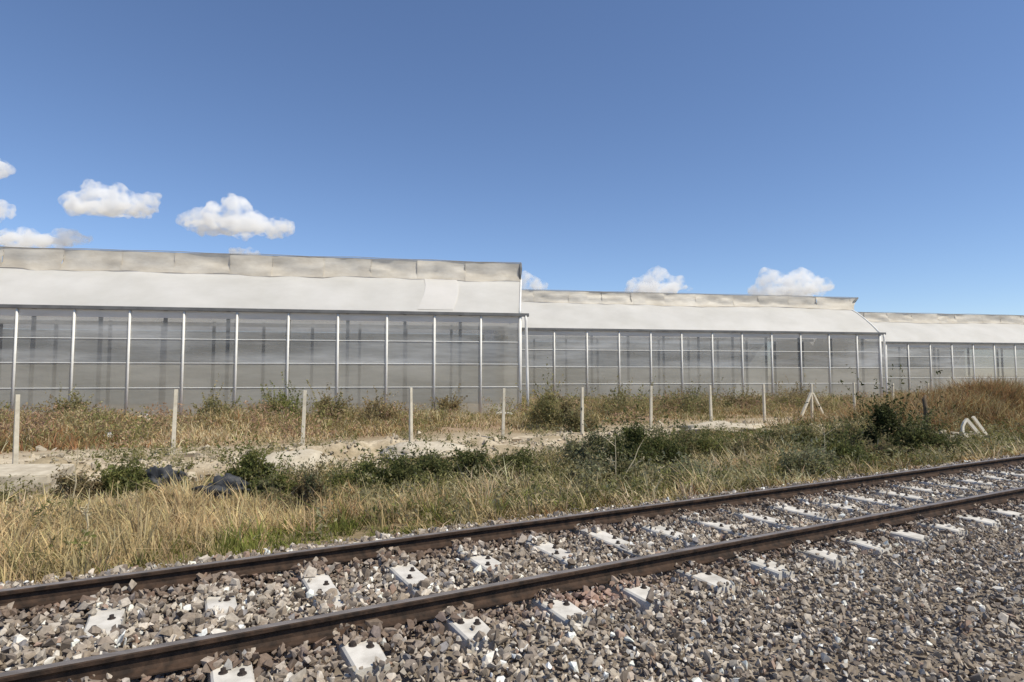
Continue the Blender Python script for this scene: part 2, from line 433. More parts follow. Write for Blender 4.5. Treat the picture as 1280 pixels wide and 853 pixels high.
z = bed + r.uniform(-0.03, 0.03, N)
keep = np.ones(N, bool)
for ro in (RAIL_NEAR, RAIL_FAR):                                   # the rails stand clear of the stones
    d = np.abs(o - ro)
    z = np.where(d < 0.035 + size * 0.8, np.minimum(z, 0.486 - size * 0.95), np.where(d < 0.20, z + 0.018, z))
ds = np.abs((s - s_ref + SL_STEP / 2) % SL_STEP - SL_STEP / 2)       # distance to the nearest sleeper
on_sl = ds < 0.098 + size * 0.85
idx_sl = np.round((s - s_ref) / SL_STEP).astype(int)
show = np.zeros(N, bool)
cov = np.random.default_rng(9).uniform(0.0, 1.0, 200)
lo_end = RAIL_NEAR - 0.50 + 0.10 * cov[idx_sl + 60]
show |= (o > o_mid - 1.27) & (o > lo_end - 0.05) & (o < RAIL_NEAR - 0.16 - 0.08 * cov[idx_sl + 20])
half = 0.15 + 0.12 * cov[idx_sl + 90]; cen = o_mid + 0.14 * (cov[idx_sl + 130] - 0.5) + 0.15
show |= np.abs(o - cen) < half
stray = r.uniform(0, 1, N) < 0.015 + 0.05 * cov[idx_sl + 40] ** 2 + 0.06 * sstep(4, 9, s)
keep &= ~(on_sl & show & ~stray)
hide = on_sl & ~show & (np.abs(o - o_mid) < 1.3)
z = np.where(hide, SL_TOP + size * 0.30 + r.uniform(0, 0.012, N), z)
z = np.where(on_sl & show & stray, SL_TOP + size * 0.45, z)
keep &= r.uniform(0, 1, N) < np.where(o > 6.0, 0.55, 1)
x, y = so2xy(s, o); P = np.stack([x, y, z], 1)
dist = np.hypot(x, y)
keep &= in_view(P)
keep &= r.uniform(0, 1, N) < np.interp(dist, [0, 9, 16], [1, 0.95, 0.8])
P, size_k = P[keep], size[keep]
cols = stone_cols(len(P), r)
rusty = np.exp(-((o[keep] - RAIL_NEAR + 0.14) / 0.13) ** 2) + np.exp(-((o[keep] - RAIL_FAR + 0.14) / 0.13) ** 2)
cols = cols * (1 - 0.6 * rusty[:, None]) + np.array([0.14, 0.085, 0.058]) * 0.6 * rusty[:, None]
spill = np.exp(-((s[keep] - xy2so(*gp(715, 745, 0.4)[:2])[0]) / 0.45) ** 2 - ((o[keep] - RAIL_NEAR + 0.22) / 0.12) ** 2)
cols = cols * (1 - 0.5 * spill[:, None]) + np.array([0.50, 0.30, 0.23]) * 0.5 * spill[:, None]
nf = 16000                                                     # chips and fines between the stones
fs = r.uniform(-3.0, 13.0, nf); fo_ = r.uniform(1.0, 6.3, nf); fx, fy = so2xy(fs, fo_)
fP = np.stack([fx, fy, 0.440 + r.uniform(0.0, 0.03, nf)], 1)
fk = in_view(fP) & (np.abs(fo_ - RAIL_NEAR) > 0.08) & (np.abs(fo_ - RAIL_FAR) > 0.08) & (np.abs((fs - s_ref + SL_STEP / 2) % SL_STEP - SL_STEP / 2) > 0.16)
fP = fP[fk]; P = np.concatenate([P, fP]); size_k = np.concatenate([size_k, r.uniform(0.006, 0.014, len(fP))])
cols = np.concatenate([cols, np.array([0.33, 0.285, 0.235]) * r.uniform(0.6, 1.4, (len(fP), 1))])
ballast = mobj('ballast', scatter_rocks('ballast', P, size_k, cols, seed=3), M['stone'])
tag(ballast, 'grey and brown crushed stone ballast around the rails', 'gravel', kind='stuff')

# ------------------------------------------------------------------ grass and weeds
def blades(P, H, W, lean, az, bend, cols, tipc=1.15):
    """curved tapering blades, 3 triangles each"""
    n = len(P)
    d = np.stack([np.cos(az), np.sin(az)], 1); side = np.stack([-d[:, 1], d[:, 0]], 1)
    tw = rng.uniform(-1.5, 1.5, n); ct, st = np.cos(tw)[:, None], np.sin(tw)[:, None]
    wd = side * ct + d * st
    def pt(f, w):
        h = H * f; off = H * (lean * f + bend * f * f)
        c = np.stack([P[:, 0] + d[:, 0] * off, P[:, 1] + d[:, 1] * off, P[:, 2] + h * np.sqrt(np.maximum(0.1, 1 - (lean + bend * f) ** 2 * 0.5))], 1)
        wv = np.concatenate([wd * (W * w / 2)[:, None], np.zeros((n, 1))], 1)
        return c - wv, c + wv
    a0, a1 = pt(0.0, 1.0); b0, b1 = pt(0.55, 0.8); c0, _ = pt(1.0, 0.0)
    V = np.stack([a0, a1, b0, b1, c0], 1).reshape(-1, 3)
    T = np.array([[0, 1, 3], [0, 3, 2], [2, 3, 4]])[None] + (np.arange(n) * 5)[:, None, None]
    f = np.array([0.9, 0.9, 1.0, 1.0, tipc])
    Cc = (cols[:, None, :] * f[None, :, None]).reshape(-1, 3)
    return V, T.reshape(-1, 3), np.clip(Cc, 0, 0.8)
def leafset(Cn, size, r, cols, up=0.5):
    """small folded leaves (2 triangles each)"""
    n = len(Cn)
    a = r.normal(size=(n, 3)); a[:, 2] += up; a /= np.linalg.norm(a, axis=1)[:, None]
    b = np.cross(a, r.normal(size=(n, 3))); b /= np.linalg.norm(b, axis=1)[:, None]
    c = np.cross(a, b)
    L = size[:, None]; Wd = (size * r.uniform(0.3, 0.5, n))[:, None]
    v = np.stack([Cn - a * L * 0.5, Cn + b * Wd * 0.5 + c * Wd * 0.15, Cn + a * L * 0.5, Cn - b * Wd * 0.5 + c * Wd * 0.15], 1)
    T = np.array([[0, 1, 2], [0, 2, 3]])[None] + (np.arange(n) * 4)[:, None, None]
    return v.reshape(-1, 3), T.reshape(-1, 3), np.repeat(cols, 4, 0)
def cat(parts):
    V, T, C = [], [], []; off = 0
    for v, t, c in parts:
        V.append(v); T.append(t + off); C.append(c); off += len(v)
    return np.concatenate(V), np.concatenate(T), np.concatenate(C)

TYPES = {'gold': (0.545, 0.42, 0.225), 'straw': (0.64, 0.52, 0.32), 'green': (0.19, 0.20, 0.055), 'olive': (0.235, 0.205, 0.09), 'grey': (0.27, 0.26, 0.155), 'brown': (0.30, 0.20, 0.09), 'rust': (0.36, 0.20, 0.10)}
TN_ = list(TYPES); TC = np.array([TYPES[k] for k in TN_])
patches = [('gold', 40, 690, 2.0), ('gold', 160, 660, 2.2), ('gold', 290, 655, 2.0), ('gold', 60, 640, 2.4), ('gold', 400, 650, 1.6), ('straw', 120, 640, 1.3), ('gold', 500, 640, 1.6), ('straw', 600, 620, 1.6), ('rust', 445, 655, 0.5), ('brown', 560, 640, 1.2),
           ('green', 330, 695, 0.8), ('green', 400, 686, 0.9), ('green', 470, 674, 0.8), ('green', 250, 705, 0.6), ('green', 290, 702, 0.6), ('green', 370, 692, 0.7), ('olive', 100, 715, 0.6), ('green', 540, 668, 0.6), ('olive', 600, 655, 0.8), ('olive', 520, 620, 1.2), ('grey', 640, 640, 0.8), ('olive', 760, 625, 0.8), ('green', 840, 618, 0.7), ('olive', 480, 655, 0.7), ('green', 680, 640, 0.7), ('green', 660, 645, 0.5), ('green', 915, 606, 0.6), ('olive', 60, 725, 0.5), ('olive', 20, 620, 0.8),
           ('olive', 700, 615, 1.1), ('olive', 760, 605, 1.2), ('grey', 850, 605, 1.2), ('straw', 890, 590, 1.2), ('gold', 935, 585, 1.3), ('straw', 960, 590, 1.0), ('grey', 1000, 600, 0.9), ('olive', 1060, 575, 1.2), ('brown', 1060, 590, 0.9), ('straw', 800, 615, 0.8), ('brown', 740, 612, 0.8), ('grey', 730, 620, 0.9), ('straw', 650, 625, 0.9),
           ('rust', 1110, 578, 0.7), ('green', 1145, 570, 0.8), ('olive', 1150, 560, 1.2), ('gold', 1100, 570, 0.8), ('straw', 1160, 573, 0.6), ('olive', 1210, 560, 1.2), ('brown', 1250, 545, 2.0), ('olive', 550, 605, 1.5), ('olive', 440, 615, 1.0), ('brown', 380, 625, 0.9), ('olive', 850, 580, 1.5)]
pw = [(TN_.index(t), xy2so(*gp(px, py, 0.15)[:2]), rad) for t, px, py, rad in patches]
def kind_at(s, o, r, base=None):
    w = np.full((len(TN_), len(s)), 0.0)
    for ti, (ps, po), rad in pw:
        w[ti] += 1.3 * np.exp(-((s - ps) ** 2 + (o - po) ** 2) / (rad * rad))
    if base is not None:
        for t, b in base.items(): w[TN_.index(t)] += b
    for ti in range(len(TN_)):
        w[ti] += 0.35 * fbm(s * 0.9, o * 0.9, 50 + ti * 7, 3) - 0.12
    w = np.clip(w, 0.002, None) ** 2.2
    cdf = np.cumsum(w, 0); cdf /= cdf[-1]
    return (r.uniform(0, 1, len(s))[None] > cdf).sum(0).clip(0, len(TN_) - 1)
DG = [(0.125, 0.135, 0.050), (0.150, 0.158, 0.062), (0.100, 0.110, 0.042)]
MG = [(0.18, 0.185, 0.062), (0.21, 0.21, 0.075), (0.145, 0.155, 0.055)]
OL = [(0.22, 0.20, 0.095), (0.27, 0.235, 0.12), (0.17, 0.158, 0.078)]
GG = [(0.26, 0.25, 0.14), (0.32, 0.305, 0.18), (0.20, 0.195, 0.105)]
BR = [(0.24, 0.19, 0.10), (0.18, 0.14, 0.075), (0.29, 0.24, 0.13)]
SH = [
 (163, 616, 78, 52, 'bright green leafy bush left of the black plastic heap', MG + DG, 2800, .05),
 (312, 612, 62, 54, 'green bush with upright shoots right of the two dark heaps', MG, 2200, .05),
 (345, 622, 70, 36, 'low pale weed bush in front of the chalky mound', GG + MG, 1800, .045),
 (388, 640, 66, 66, 'twiggy grey-brown weed bush below the chalky mound', BR + GG, 2400, .04),
 (462, 612, 90, 42, 'leftmost of the low dark green bushes along the dirt track', DG + MG, 2600, .05),
 (525, 606, 92, 44, 'low dark green bush in the middle of the dirt track edge', DG, 2600, .05),
 (588, 602, 74, 40, 'small dark green bush left of the olive one at the track edge', DG + OL, 2000, .05),
 (648, 596, 74, 36, 'small olive green bush left of the biggest green bush', OL + DG, 1800, .05),
 (745, 588, 84, 56, 'green bush adjoining the left side of the biggest green bush', DG + GG, 3000, .055),
 (803, 590, 104, 66, 'biggest dark green bush in the middle of the verge', DG, 4200, .06),
 (800, 560, 84, 30, 'pale green weed just behind the top of the biggest green bush', GG, 1500, .05),
 (872, 580, 84, 46, 'olive weed bush right of the biggest green bush', OL + MG, 2600, .05),
 (765, 612, 120, 40, 'wide grey-green weed in front of the biggest green bush', GG + OL, 2600, .05),
 (860, 612, 100, 34, 'low grey-green weed beside the golden grass tuft', GG, 2000, .045),
 (690, 536, 66, 54, 'tall olive bush at the foot of the tall greenhouse corner', [(0.30, 0.27, 0.12), (0.36, 0.31, 0.15), (0.24, 0.22, 0.10)], 2400, .08),
 (715, 538, 60, 40, 'lower brown-olive bush right of the greenhouse corner bush', OL + BR, 2000, .08),
 (990, 560, 96, 36, 'olive bush below the braced fence post', OL + DG, 2600, .055),
 (1012, 606, 74, 46, 'rounded pale grey-green bush close to the far rail', GG, 2600, .05),
 (1058, 590, 70, 42, 'small bright green bush in front of the tall dark bush', MG + DG, 2400, .05),
 (1062, 562, 84, 42, 'dull green bush left of the tall dark bush', OL + DG, 3000, .055),
 (1114, 556, 56, 84, 'tall dark green bush standing before the farthest greenhouse', [(0.075, 0.083, 0.034), (0.095, 0.102, 0.043)], 4200, .06),
 (1150, 575, 96, 44, 'wide olive bush right of the tall dark bush', OL + DG, 3400, .055),
 (1100, 585, 70, 36, 'brownish weed below the tall dark bush by the rail', BR + OL, 1800, .05),
 (1145, 540, 50, 48, 'grey-olive bush beside the dark wooden stake', OL + GG, 2000, .055),
 (1262, 520, 90, 40, 'brown dry bush on top of the bank at the right edge', BR, 2600, .06),
 (1195, 525, 70, 40, 'brown dry bush behind the pale rubble heap', BR + OL, 2200, .06),
 (940, 578, 70, 34, 'small olive weed left of the bush under the braced post', OL + BR, 1600, .05),
 (95, 622, 60, 34, 'straw-coloured weed bush beside the pale concrete slab', BR + [(0.36, 0.30, 0.17)], 1400, .04),
]
# weedy tufts growing between track and greenhouse (bushy, behind the fence)
SH2 = [(85, 528, 50, 30, 'green-brown weed clump before the left greenhouse, leftmost', OL + BR), (268, 532, 60, 34, 'olive weed clump between first and third fence posts, by the wall', OL), (350, 528, 70, 34, 'olive weed clump just left of the third fence post', OL + MG),
       (410, 526, 50, 30, 'dark weed clump just right of the third fence post', OL + BR), (472, 530, 60, 28, 'reddish weed clump left of the fourth fence post', BR), (560, 520, 30, 24, 'small dark brown weed right of the fourth fence post', BR),
       (790, 520, 90, 32, 'olive weed clump at the foot of the middle greenhouse', OL), (860, 518, 80, 30, 'olive weed clump left of the eighth fence post', OL + BR), (1000, 512, 70, 28, 'tan weed clump behind the braced fence post', BR), (930, 514, 50, 26, 'tan weed clump between eighth and ninth fence posts', BR + OL)]

clear = []                                          # (s, o, radius along s, radius along o) where shrubs and things keep the grass low
for a_ in SH:
    p = gp(a_[0], a_[1], 0.08); cs, co = xy2so(p.x, p.y); w_ = a_[2] * p.y / F / 2
    clear.append((cs, co - 0.2, w_ * 0.95, w_ * 0.8 + 0.25))
for px, py, w_ in ((207, 612, 0.45), (283, 622, 0.4), (1225, 556, 0.7), (1222, 563, 0.8), (1235, 560, 0.7), (1190, 530, 0.6)):
    p = gp(px, py, 0.1); cs, co = xy2so(p.x, p.y); clear.append((cs, co - 0.15, w_, w_ + 0.3))
def openness(s, o):
    k = np.ones(len(s))
    for cs, co, rs, ro in clear:
        k = np.minimum(k, 1 - 0.72 * np.exp(-(((s - cs) / rs) ** 2 + ((o - co) / ro) ** 2) ** 1.5))
    return k
r = np.random.default_rng(14)
# the meadow strip between the rail and the dirt track, grown as tufts
NT = 24000
s = -7 + 42 * r.uniform(0, 1, NT) ** 1.25; o = r.uniform(6.0, 14.6, NT)
edge = 13.2 + 2.0 * (fbm(s * 0.35, s * 0 + 3.3, 61) - 0.5) - 0.9 * sstep(12, 0, s) + 1.2 * sstep(6, 16, s)
dens = fbm(s * 1.3, o * 1.3, 71, 3)
keep = (o < edge + 1.4 * (dens - 0.5)) & (dens + r.uniform(-0.3, 0.3, NT) > 0.30)
keep &= r.uniform(0, 1, NT) < np.interp(o, [5.95, 6.2, 6.6], [0.08, 0.45, 1.0])
x, y = so2xy(s, o)
keep &= in_view(np.stack([x, y, ground_z(s, o)], 1), 0.14)
s, o, dens = s[keep], o[keep], dens[keep]; nt_ = len(s)
k = kind_at(s, o, r, {'straw': 0.22, 'gold': 0.05, 'olive': 0.14, 'brown': 0.12, 'green': 0.06})
tuft_h = np.array([0.235, 0.25, 0.17, 0.20, 0.20, 0.22, 0.20])[k] * np.clip(r.lognormal(0, 0.42, nt_), 0.4, 2.3) * (0.55 + 0.8 * dens) * openness(s, o) * np.interp(o, [6, 6.6, 8, 10, 12.5], [0.42, 0.75, 1.0, 0.95, 0.7])
tuft_c = TC[k] * r.uniform(0.7, 1.3, (nt_, 1)) * r.uniform(0.93, 1.07, (nt_, 3)) * (0.72 + 0.56 * fbm(s * 1.2, o * 1.2, 79, 3))[:, None]
per = np.where(np.array([TN_[q] in ('green', 'olive', 'grey') for q in range(len(TN_))])[k], 20, 17)
ti = np.repeat(np.arange(nt_), per); n = len(ti)
az = r.uniform(0, 6.283, n); rd = np.abs(r.normal(0, 0.085, n)) * (0.6 + 1.2 * tuft_h[ti])
x, y = so2xy(s[ti], o[ti]); x = x + np.cos(az) * rd; y = y + np.sin(az) * rd
s2, o2 = xy2so(x, y); ok = o2 > 5.62
x, y, s2, o2, az, rd, ti = (q[ok] for q in (x, y, s2, o2, az, rd, ti)); n = len(ti)
gz = ground_z(s2, o2); dist = np.hypot(x, y)
H = tuft_h[ti] * r.uniform(0.35, 1.3, n)
W = np.interp(dist, [4, 12, 30], [0.0082, 0.0178, 0.033]) * r.uniform(0.7, 1.4, n)
cols = tuft_c[ti] * r.uniform(0.72, 1.22, (n, 1))
wind = 2.4 + 1.6 * (fbm(s2 * 0.4, o2 * 0.4, 77) - 0.5)
az = np.where(r.uniform(0, 1, n) < 0.35, wind + r.normal(0, 0.5, n), az)
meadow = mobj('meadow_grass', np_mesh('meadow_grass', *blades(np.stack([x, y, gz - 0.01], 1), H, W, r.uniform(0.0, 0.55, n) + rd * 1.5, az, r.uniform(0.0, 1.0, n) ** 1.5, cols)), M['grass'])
tag(meadow, 'golden dry grass with green tufts beside the rail', 'grass', kind='stuff')

# weeds growing between the dirt track and the greenhouses
N = 225000
s = r.uniform(-10, 62, N); o = r.uniform(18.6, 38, N)
dens = fbm(s * 0.55, o * 0.55, 91, 4)
strip = sstep(19.6, 21.8, o + 2.2 * (fbm(s * 0.3, s * 0 + 1.7, 95) - 0.5))
keep = (r.uniform(0, 1, N) < strip) & (dens + r.uniform(-0.2, 0.2, N) > 0.40)
x, y = so2xy(s, o)
GU = np.array([math.cos(R(9.5)), math.sin(R(9.5))])
def front_dist(x, y):   # how far in front of the greenhouse walls a point lies
    d1 = -((x - 0.44) * -GU[1] + (y - 32.8) * GU[0]); a1 = (x - 0.44) * GU[0] + (y - 32.8) * GU[1]
    d2 = -((x - 0.87) * -GU[1] + (y - 43.6) * GU[0]); a2 = (x - 0.87) * GU[0] + (y - 43.6) * GU[1]
    d3 = -((x - 36.7) * -GU[1] + (y - 59.0) * GU[0])
    return np.where(a1 < 0.6, d1, np.where(a2 < 30, d2, d3))
fd = front_dist(x, y)
keep &= (fd > 0.25) & (fd < 22)
gz = ground_z(s, o)
keep &= in_view(np.stack([x, y, gz], 1), 0.1)
s, o, x, y, gz, dens, fd = (q[keep] for q in (s, o, x, y, gz, dens, fd))
n = len(s)
w = np.stack([0.6 * fbm(s * 0.35, o * 0.35, 101), 0.75 * fbm(s * 0.35, o * 0.35, 111), 0.95 * fbm(s * 0.4, o * 0.4, 121), 0.6 * fbm(s * 0.4, o * 0.4, 131), 0.8 * fbm(s * 0.3, o * 0.3, 141) * sstep(8, -4, s)]) ** 3
cdf = np.cumsum(w, 0); cdf /= cdf[-1]
k = np.array([TN_.index(t) for t in ('gold', 'straw', 'olive', 'brown', 'rust')])[(r.uniform(0, 1, n)[None] > cdf).sum(0).clip(0, 4)]
H = (0.20 + 0.85 * np.clip(dens - 0.35, 0, 1) * 1.6) * r.uniform(0.4, 1.25, n) * np.interp(o, [19, 22, 25], [0.35, 0.65, 1.0])
cols = TC[k] * r.uniform(0.75, 1.4, (n, 1)) * r.uniform(0.93, 1.07, (n, 3))
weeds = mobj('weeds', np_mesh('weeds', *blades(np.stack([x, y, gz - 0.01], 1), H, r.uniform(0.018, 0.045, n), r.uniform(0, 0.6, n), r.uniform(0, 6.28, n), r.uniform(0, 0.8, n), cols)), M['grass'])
tag(weeds, 'brown and olive weeds growing in front of the greenhouses', 'weeds', kind='stuff')
print('weeds', n)


# broad-leaved herbs: clusters of small leaves through the verge and the weed strip
def herbs(name, n_cl, s_rng, o_rng, per, hgt, leaf, palette, seed, accept, label):
    r = np.random.default_rng(seed)
    s = r.uniform(*s_rng, n_cl); o = r.uniform(*o_rng, n_cl)
    x, y = so2xy(s, o); gz = ground_z(s, o)
    k = accept(s, o, x, y, r) & in_view(np.stack([x, y, gz], 1), 0.12)
    s, o, x, y, gz = (q[k] for q in (s, o, x, y, gz)); n = len(s)
    pal = np.array(palette)
    sel = (fbm(s * 0.55, o * 0.55, seed + 5, 3) * 1.5 - 0.25 + r.normal(0, 0.12, n)).clip(0, 0.999)
    base = pal[(sel * len(pal)).astype(int)] * r.uniform(0.75, 1.25, (n, 1))
    H = hgt * r.uniform(0.4, 1.3, n); Wd = H * r.uniform(0.35, 0.8, n)
    tt = r.uniform(0.05, 1, (n, per)); an = r.uniform(0, 6.283, (n, per)); rd = np.sqrt(r.uniform(0, 1, (n, per))) * (0.35 + 0.65 * tt) * np.sqrt(np.clip(1.15 - tt, 0.1, 1)) * 1.25
    C = np.stack([x[:, None] + Wd[:, None] * rd * np.cos(an), y[:, None] + Wd[:, None] * rd * np.sin(an), gz[:, None] + H[:, None] * tt], 2).reshape(-1, 3)
    cc = np.repeat(base, per, 0) * r.uniform(0.75, 1.25, (n * per, 1))
    o_ = mobj(name, np_mesh(name, *leafset(C, leaf * r.uniform(0.6, 1.5, len(C)), r, cc, up=0.8)), M['leaf'])
    tag(o_, label, 'weeds', kind='stuff')
def verge_ok(s, o, x, y, r):
    f = fbm(s * 0.8, o * 0.8, 401, 3) + 0.17 * sstep(2, 7, s) - 0.04 * sstep(3, -1, s) + 0.15 * sstep(9.0, 12.5, o)
    return (((f + r.normal(0, 0.05, len(s)) > 0.54) & (o < 12.9 + 1.6 * sstep(6, 16, s))) | ((o > 13) & (fbm(s * 0.6, o * 1.4, 405, 3) > 0.66) & (r.uniform(0, 1, len(s)) < 0.5))) & (o > 6.5)
herbs('verge_herbs', 19000, (-6, 32), (6.4, 19.5), 18, 0.34, 0.064, [(0.16, 0.17, 0.055), (0.26, 0.235, 0.10), (0.35, 0.32, 0.18), (0.20, 0.195, 0.075), (0.40, 0.33, 0.18)], 411, verge_ok, 'olive and grey-green leafy weeds among the verge grass')
def strip_ok(s, o, x, y, r):
    f = fbm(s * 0.5, o * 0.5, 421, 3); fd = front_dist(x, y)
    return (f + r.normal(0, 0.04, len(s)) > 0.5) & (fd > 0.5) & (fd < 20) & (o > 20.0 + 2.6 * fbm(s * 0.3, s * 0 + 4, 425))
herbs('leafy_weeds', 6500, (-10, 60), (20, 38), 26, 0.8, 0.11, [(0.25, 0.24, 0.09), (0.33, 0.27, 0.14), (0.42, 0.28, 0.18), (0.28, 0.26, 0.11), (0.48, 0.40, 0.23)], 431, strip_ok, 'leafy olive weeds at the foot of the greenhouse walls')

# tall dry growth on the earth bank at the right
N = 70000
s = BANK[0] + 2.5 + r.normal(0, 6.0, N); o = BANK[1] + 1.0 + r.normal(0, 2.3, N)
dens = fbm(s * 0.7, o * 0.7, 151, 4)
x, y = so2xy(s, o); gz = ground_z(s, o)
keep = (o > 6.8) & (s > BANK[0] - 4.0) & (dens > 0.36) & in_view(np.stack([x, y, gz], 1), 0.2)
s, o, x, y, gz, dens = (q[keep] for q in (s, o, x, y, gz, dens)); n = len(s)
k = np.where(r.uniform(0, 1, n) < np.clip(1.6 * fbm(s * 0.5, o * 0.5, 161) - 0.3, 0.1, 0.9), TN_.index('brown'), TN_.index('gold'))
k = np.where(r.uniform(0, 1, n) < 0.30, TN_.index('rust'), k)
k = np.where(r.uniform(0, 1, n) < 0.15, TN_.index('olive'), k)
H = (0.35 + 0.75 * dens) * r.uniform(0.4, 1.25, n) * np.interp(o, [7, 8, 9.5], [0.4, 0.6, 1]) * openness(s, o)
cols = TC[k] * r.uniform(0.6, 1.2, (n, 1)) * r.uniform(0.93, 1.07, (n, 3))
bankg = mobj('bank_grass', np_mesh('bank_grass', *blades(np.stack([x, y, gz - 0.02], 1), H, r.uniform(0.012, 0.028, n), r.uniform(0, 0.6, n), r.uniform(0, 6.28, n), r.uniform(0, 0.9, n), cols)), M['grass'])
tag(bankg, 'tall brown dry grass on the earth bank at the far right', 'grass', kind='stuff')

# ------------------------------------------------------------------ shrubs
def shrub(px, py, w_px, h_px, label, cols, nleaf=2600, leaf=0.06, seed=0, dry=0.0, depth=0.8, zbase=None, sprigs=0.14, name='shrub'):
    r = np.random.default_rng(300 + seed)
    p = gp(px, py, 0.05)
    s_, o_ = xy2so(p.x, p.y); p.z = float(ground_z(s_, o_))
    p = gp(px, py, p.z); s_, o_ = xy2so(p.x, p.y); p.z = float(ground_z(s_, o_)) - 0.02
    sc = p.y / F
    w, h = w_px * sc / 2, h_px * sc
    e = empty(name, p); tag(e, label, 'shrub', 'shrubs along the railway')
    nc = max(7, int(10 + 9 * w / max(h, 0.2)))
    ang = r.uniform(0, 6.283, nc); rad = np.sqrt(r.uniform(0, 1, nc))
    cx, cy = rad * np.cos(ang) * w * 0.85, rad * np.sin(ang) * w * depth * 0.85
    top = h * np.sqrt(np.clip(1.05 - rad ** 2, 0.1, 1)) * r.uniform(0.62, 1.08, nc)
    cz = top * r.uniform(0.35, 0.85, nc); nleaf = int(nleaf * 2.4); leaf = leaf * 1.25
    bm = bmesh.new()
    for q in range(nc):
        tip = Vector((cx[q], cy[q], top[q] * 0.96)); b0 = Vector((cx[q] * 0.22, cy[q] * 0.22, 0)); mid = b0.lerp(tip, 0.55) + Vector((r.normal() * 0.05, r.normal() * 0.05, 0))
        tube(bm, [b0, mid, tip], [0.012, 0.008, 0.003], 4, False)
    bm_obj('stem', bm, M['stem'] if dry < 0.5 else M['twig'], e)
    per = nleaf // nc; L, cc = [], []
    cols = np.array(cols)
    for q in range(nc):
        m = per
        d = r.normal(size=(m, 3)); d /= np.linalg.norm(d, axis=1)[:, None]; rr = r.uniform(0, 1, m) ** 0.5
        ra = np.array([w, w * depth, h * 0.62]) * r.uniform(0.24, 0.42)
        pt = np.array([cx[q], cy[q], cz[q]]) + d * rr[:, None] * ra
        ns = int(m * sprigs)                                      # leaves on shoots that break the outline
        t = r.uniform(0.2, 1.25, ns)
        sh = r.integers(0, 4, ns); sd = r.normal(size=(4, 3)) * 0.22 * h; sd[:, 2] = np.abs(sd[:, 2]) + 0.16 * h
        pt[:ns] = np.array([cx[q], cy[q], cz[q]]) + sd[sh] * t[:, None] * 1.3 + r.normal(size=(ns, 3)) * 0.018
        L.append(pt)
        base = cols[r.integers(0, len(cols))]
        cc.append(base * r.uniform(0.7, 1.3, (m, 1)) * r.uniform(0.92, 1.08, (m, 3)))
    L = np.concatenate(L); cc = np.concatenate(cc)
    L[:, 2] = np.abs(L[:, 2]) + 0.01
    v, t, c = leafset(L, leaf * r.uniform(0.6, 1.4, len(L)), r, cc)
    mobj('foliage', np_mesh('foliage', v, t, c), M['leaf'], e)
    return e
for q, a_ in enumerate(SH):
    shrub(a_[0], a_[1], a_[2], a_[3], a_[4], a_[5], a_[6], a_[7], seed=q, dry=1.0 if a_[5][0] == BR[0] else 0.0)

for q, a_ in enumerate(SH2):
    shrub(*a_[:5], [tuple(min(v * 1.45, 0.5) for v in c_) for c_ in a_[5]], nleaf=1700, leaf=0.085, seed=60 + q, sprigs=0.4, name='weed_clump')

def twig_plant(px, py, h_px, label, seed, forks=3, lean=(0, 0)):
    r = np.random.default_rng(700 + seed)
    p = gp(px, py, 0.1); s_, o_ = xy2so(p.x, p.y); p.z = float(ground_z(s_, o_)) - 0.01
    h = h_px * p.y / F
    bm = bmesh.new()
    pts = [Vector((lean[0] * h * t + r.normal() * 0.01, lean[1] * h * t, h * t)) for t in np.linspace(0, 1, 6)]
    tube(bm, pts, [0.011, 0.01, 0.009, 0.008, 0.006, 0.003], 5)
    for _ in range(forks):
        a = pts[r.integers(2, 5)]; d = Vector((r.normal() * 0.5, r.normal() * 0.4, 0.8)).normalized() * h * r.uniform(0.2, 0.4)
        tube(bm, [a, a + d * 0.5, a + d], [0.005, 0.004, 0.002], 4)
        for _ in range(5):
            b = a + d * r.uniform(0.5, 1); e2 = Vector((r.normal(), r.normal(), 0.6)).normalized() * 0.05
            tube(bm, [b, b + e2], [0.004, 0.007], 4)
    o = bm_obj('dry_stalk', bm, M['twig']); o.location = p
    tag(o, label, 'dead plant', 'dead stalks in the verge')
twig_plant(108, 690, 75, 'tall pale dry stalk standing in the golden grass', 1, 2)
twig_plant(92, 625, 70, 'thin pale dead stalk beside the concrete slab', 2, 4, (0.05, 0))
twig_plant(770, 618, 66, 'upright pale dead stalk before the biggest bush', 3, 4)
twig_plant(772, 620, 62, 'slanting bare pale stick before the biggest bush', 4, 1, (0.55, 0.1))
twig_plant(824, 622, 26, 'small dark seed stalk right by the far rail', 5, 3)
twig_plant(1032, 600, 60, 'brown dead stalk beside the rounded grey-green bush', 6, 4)

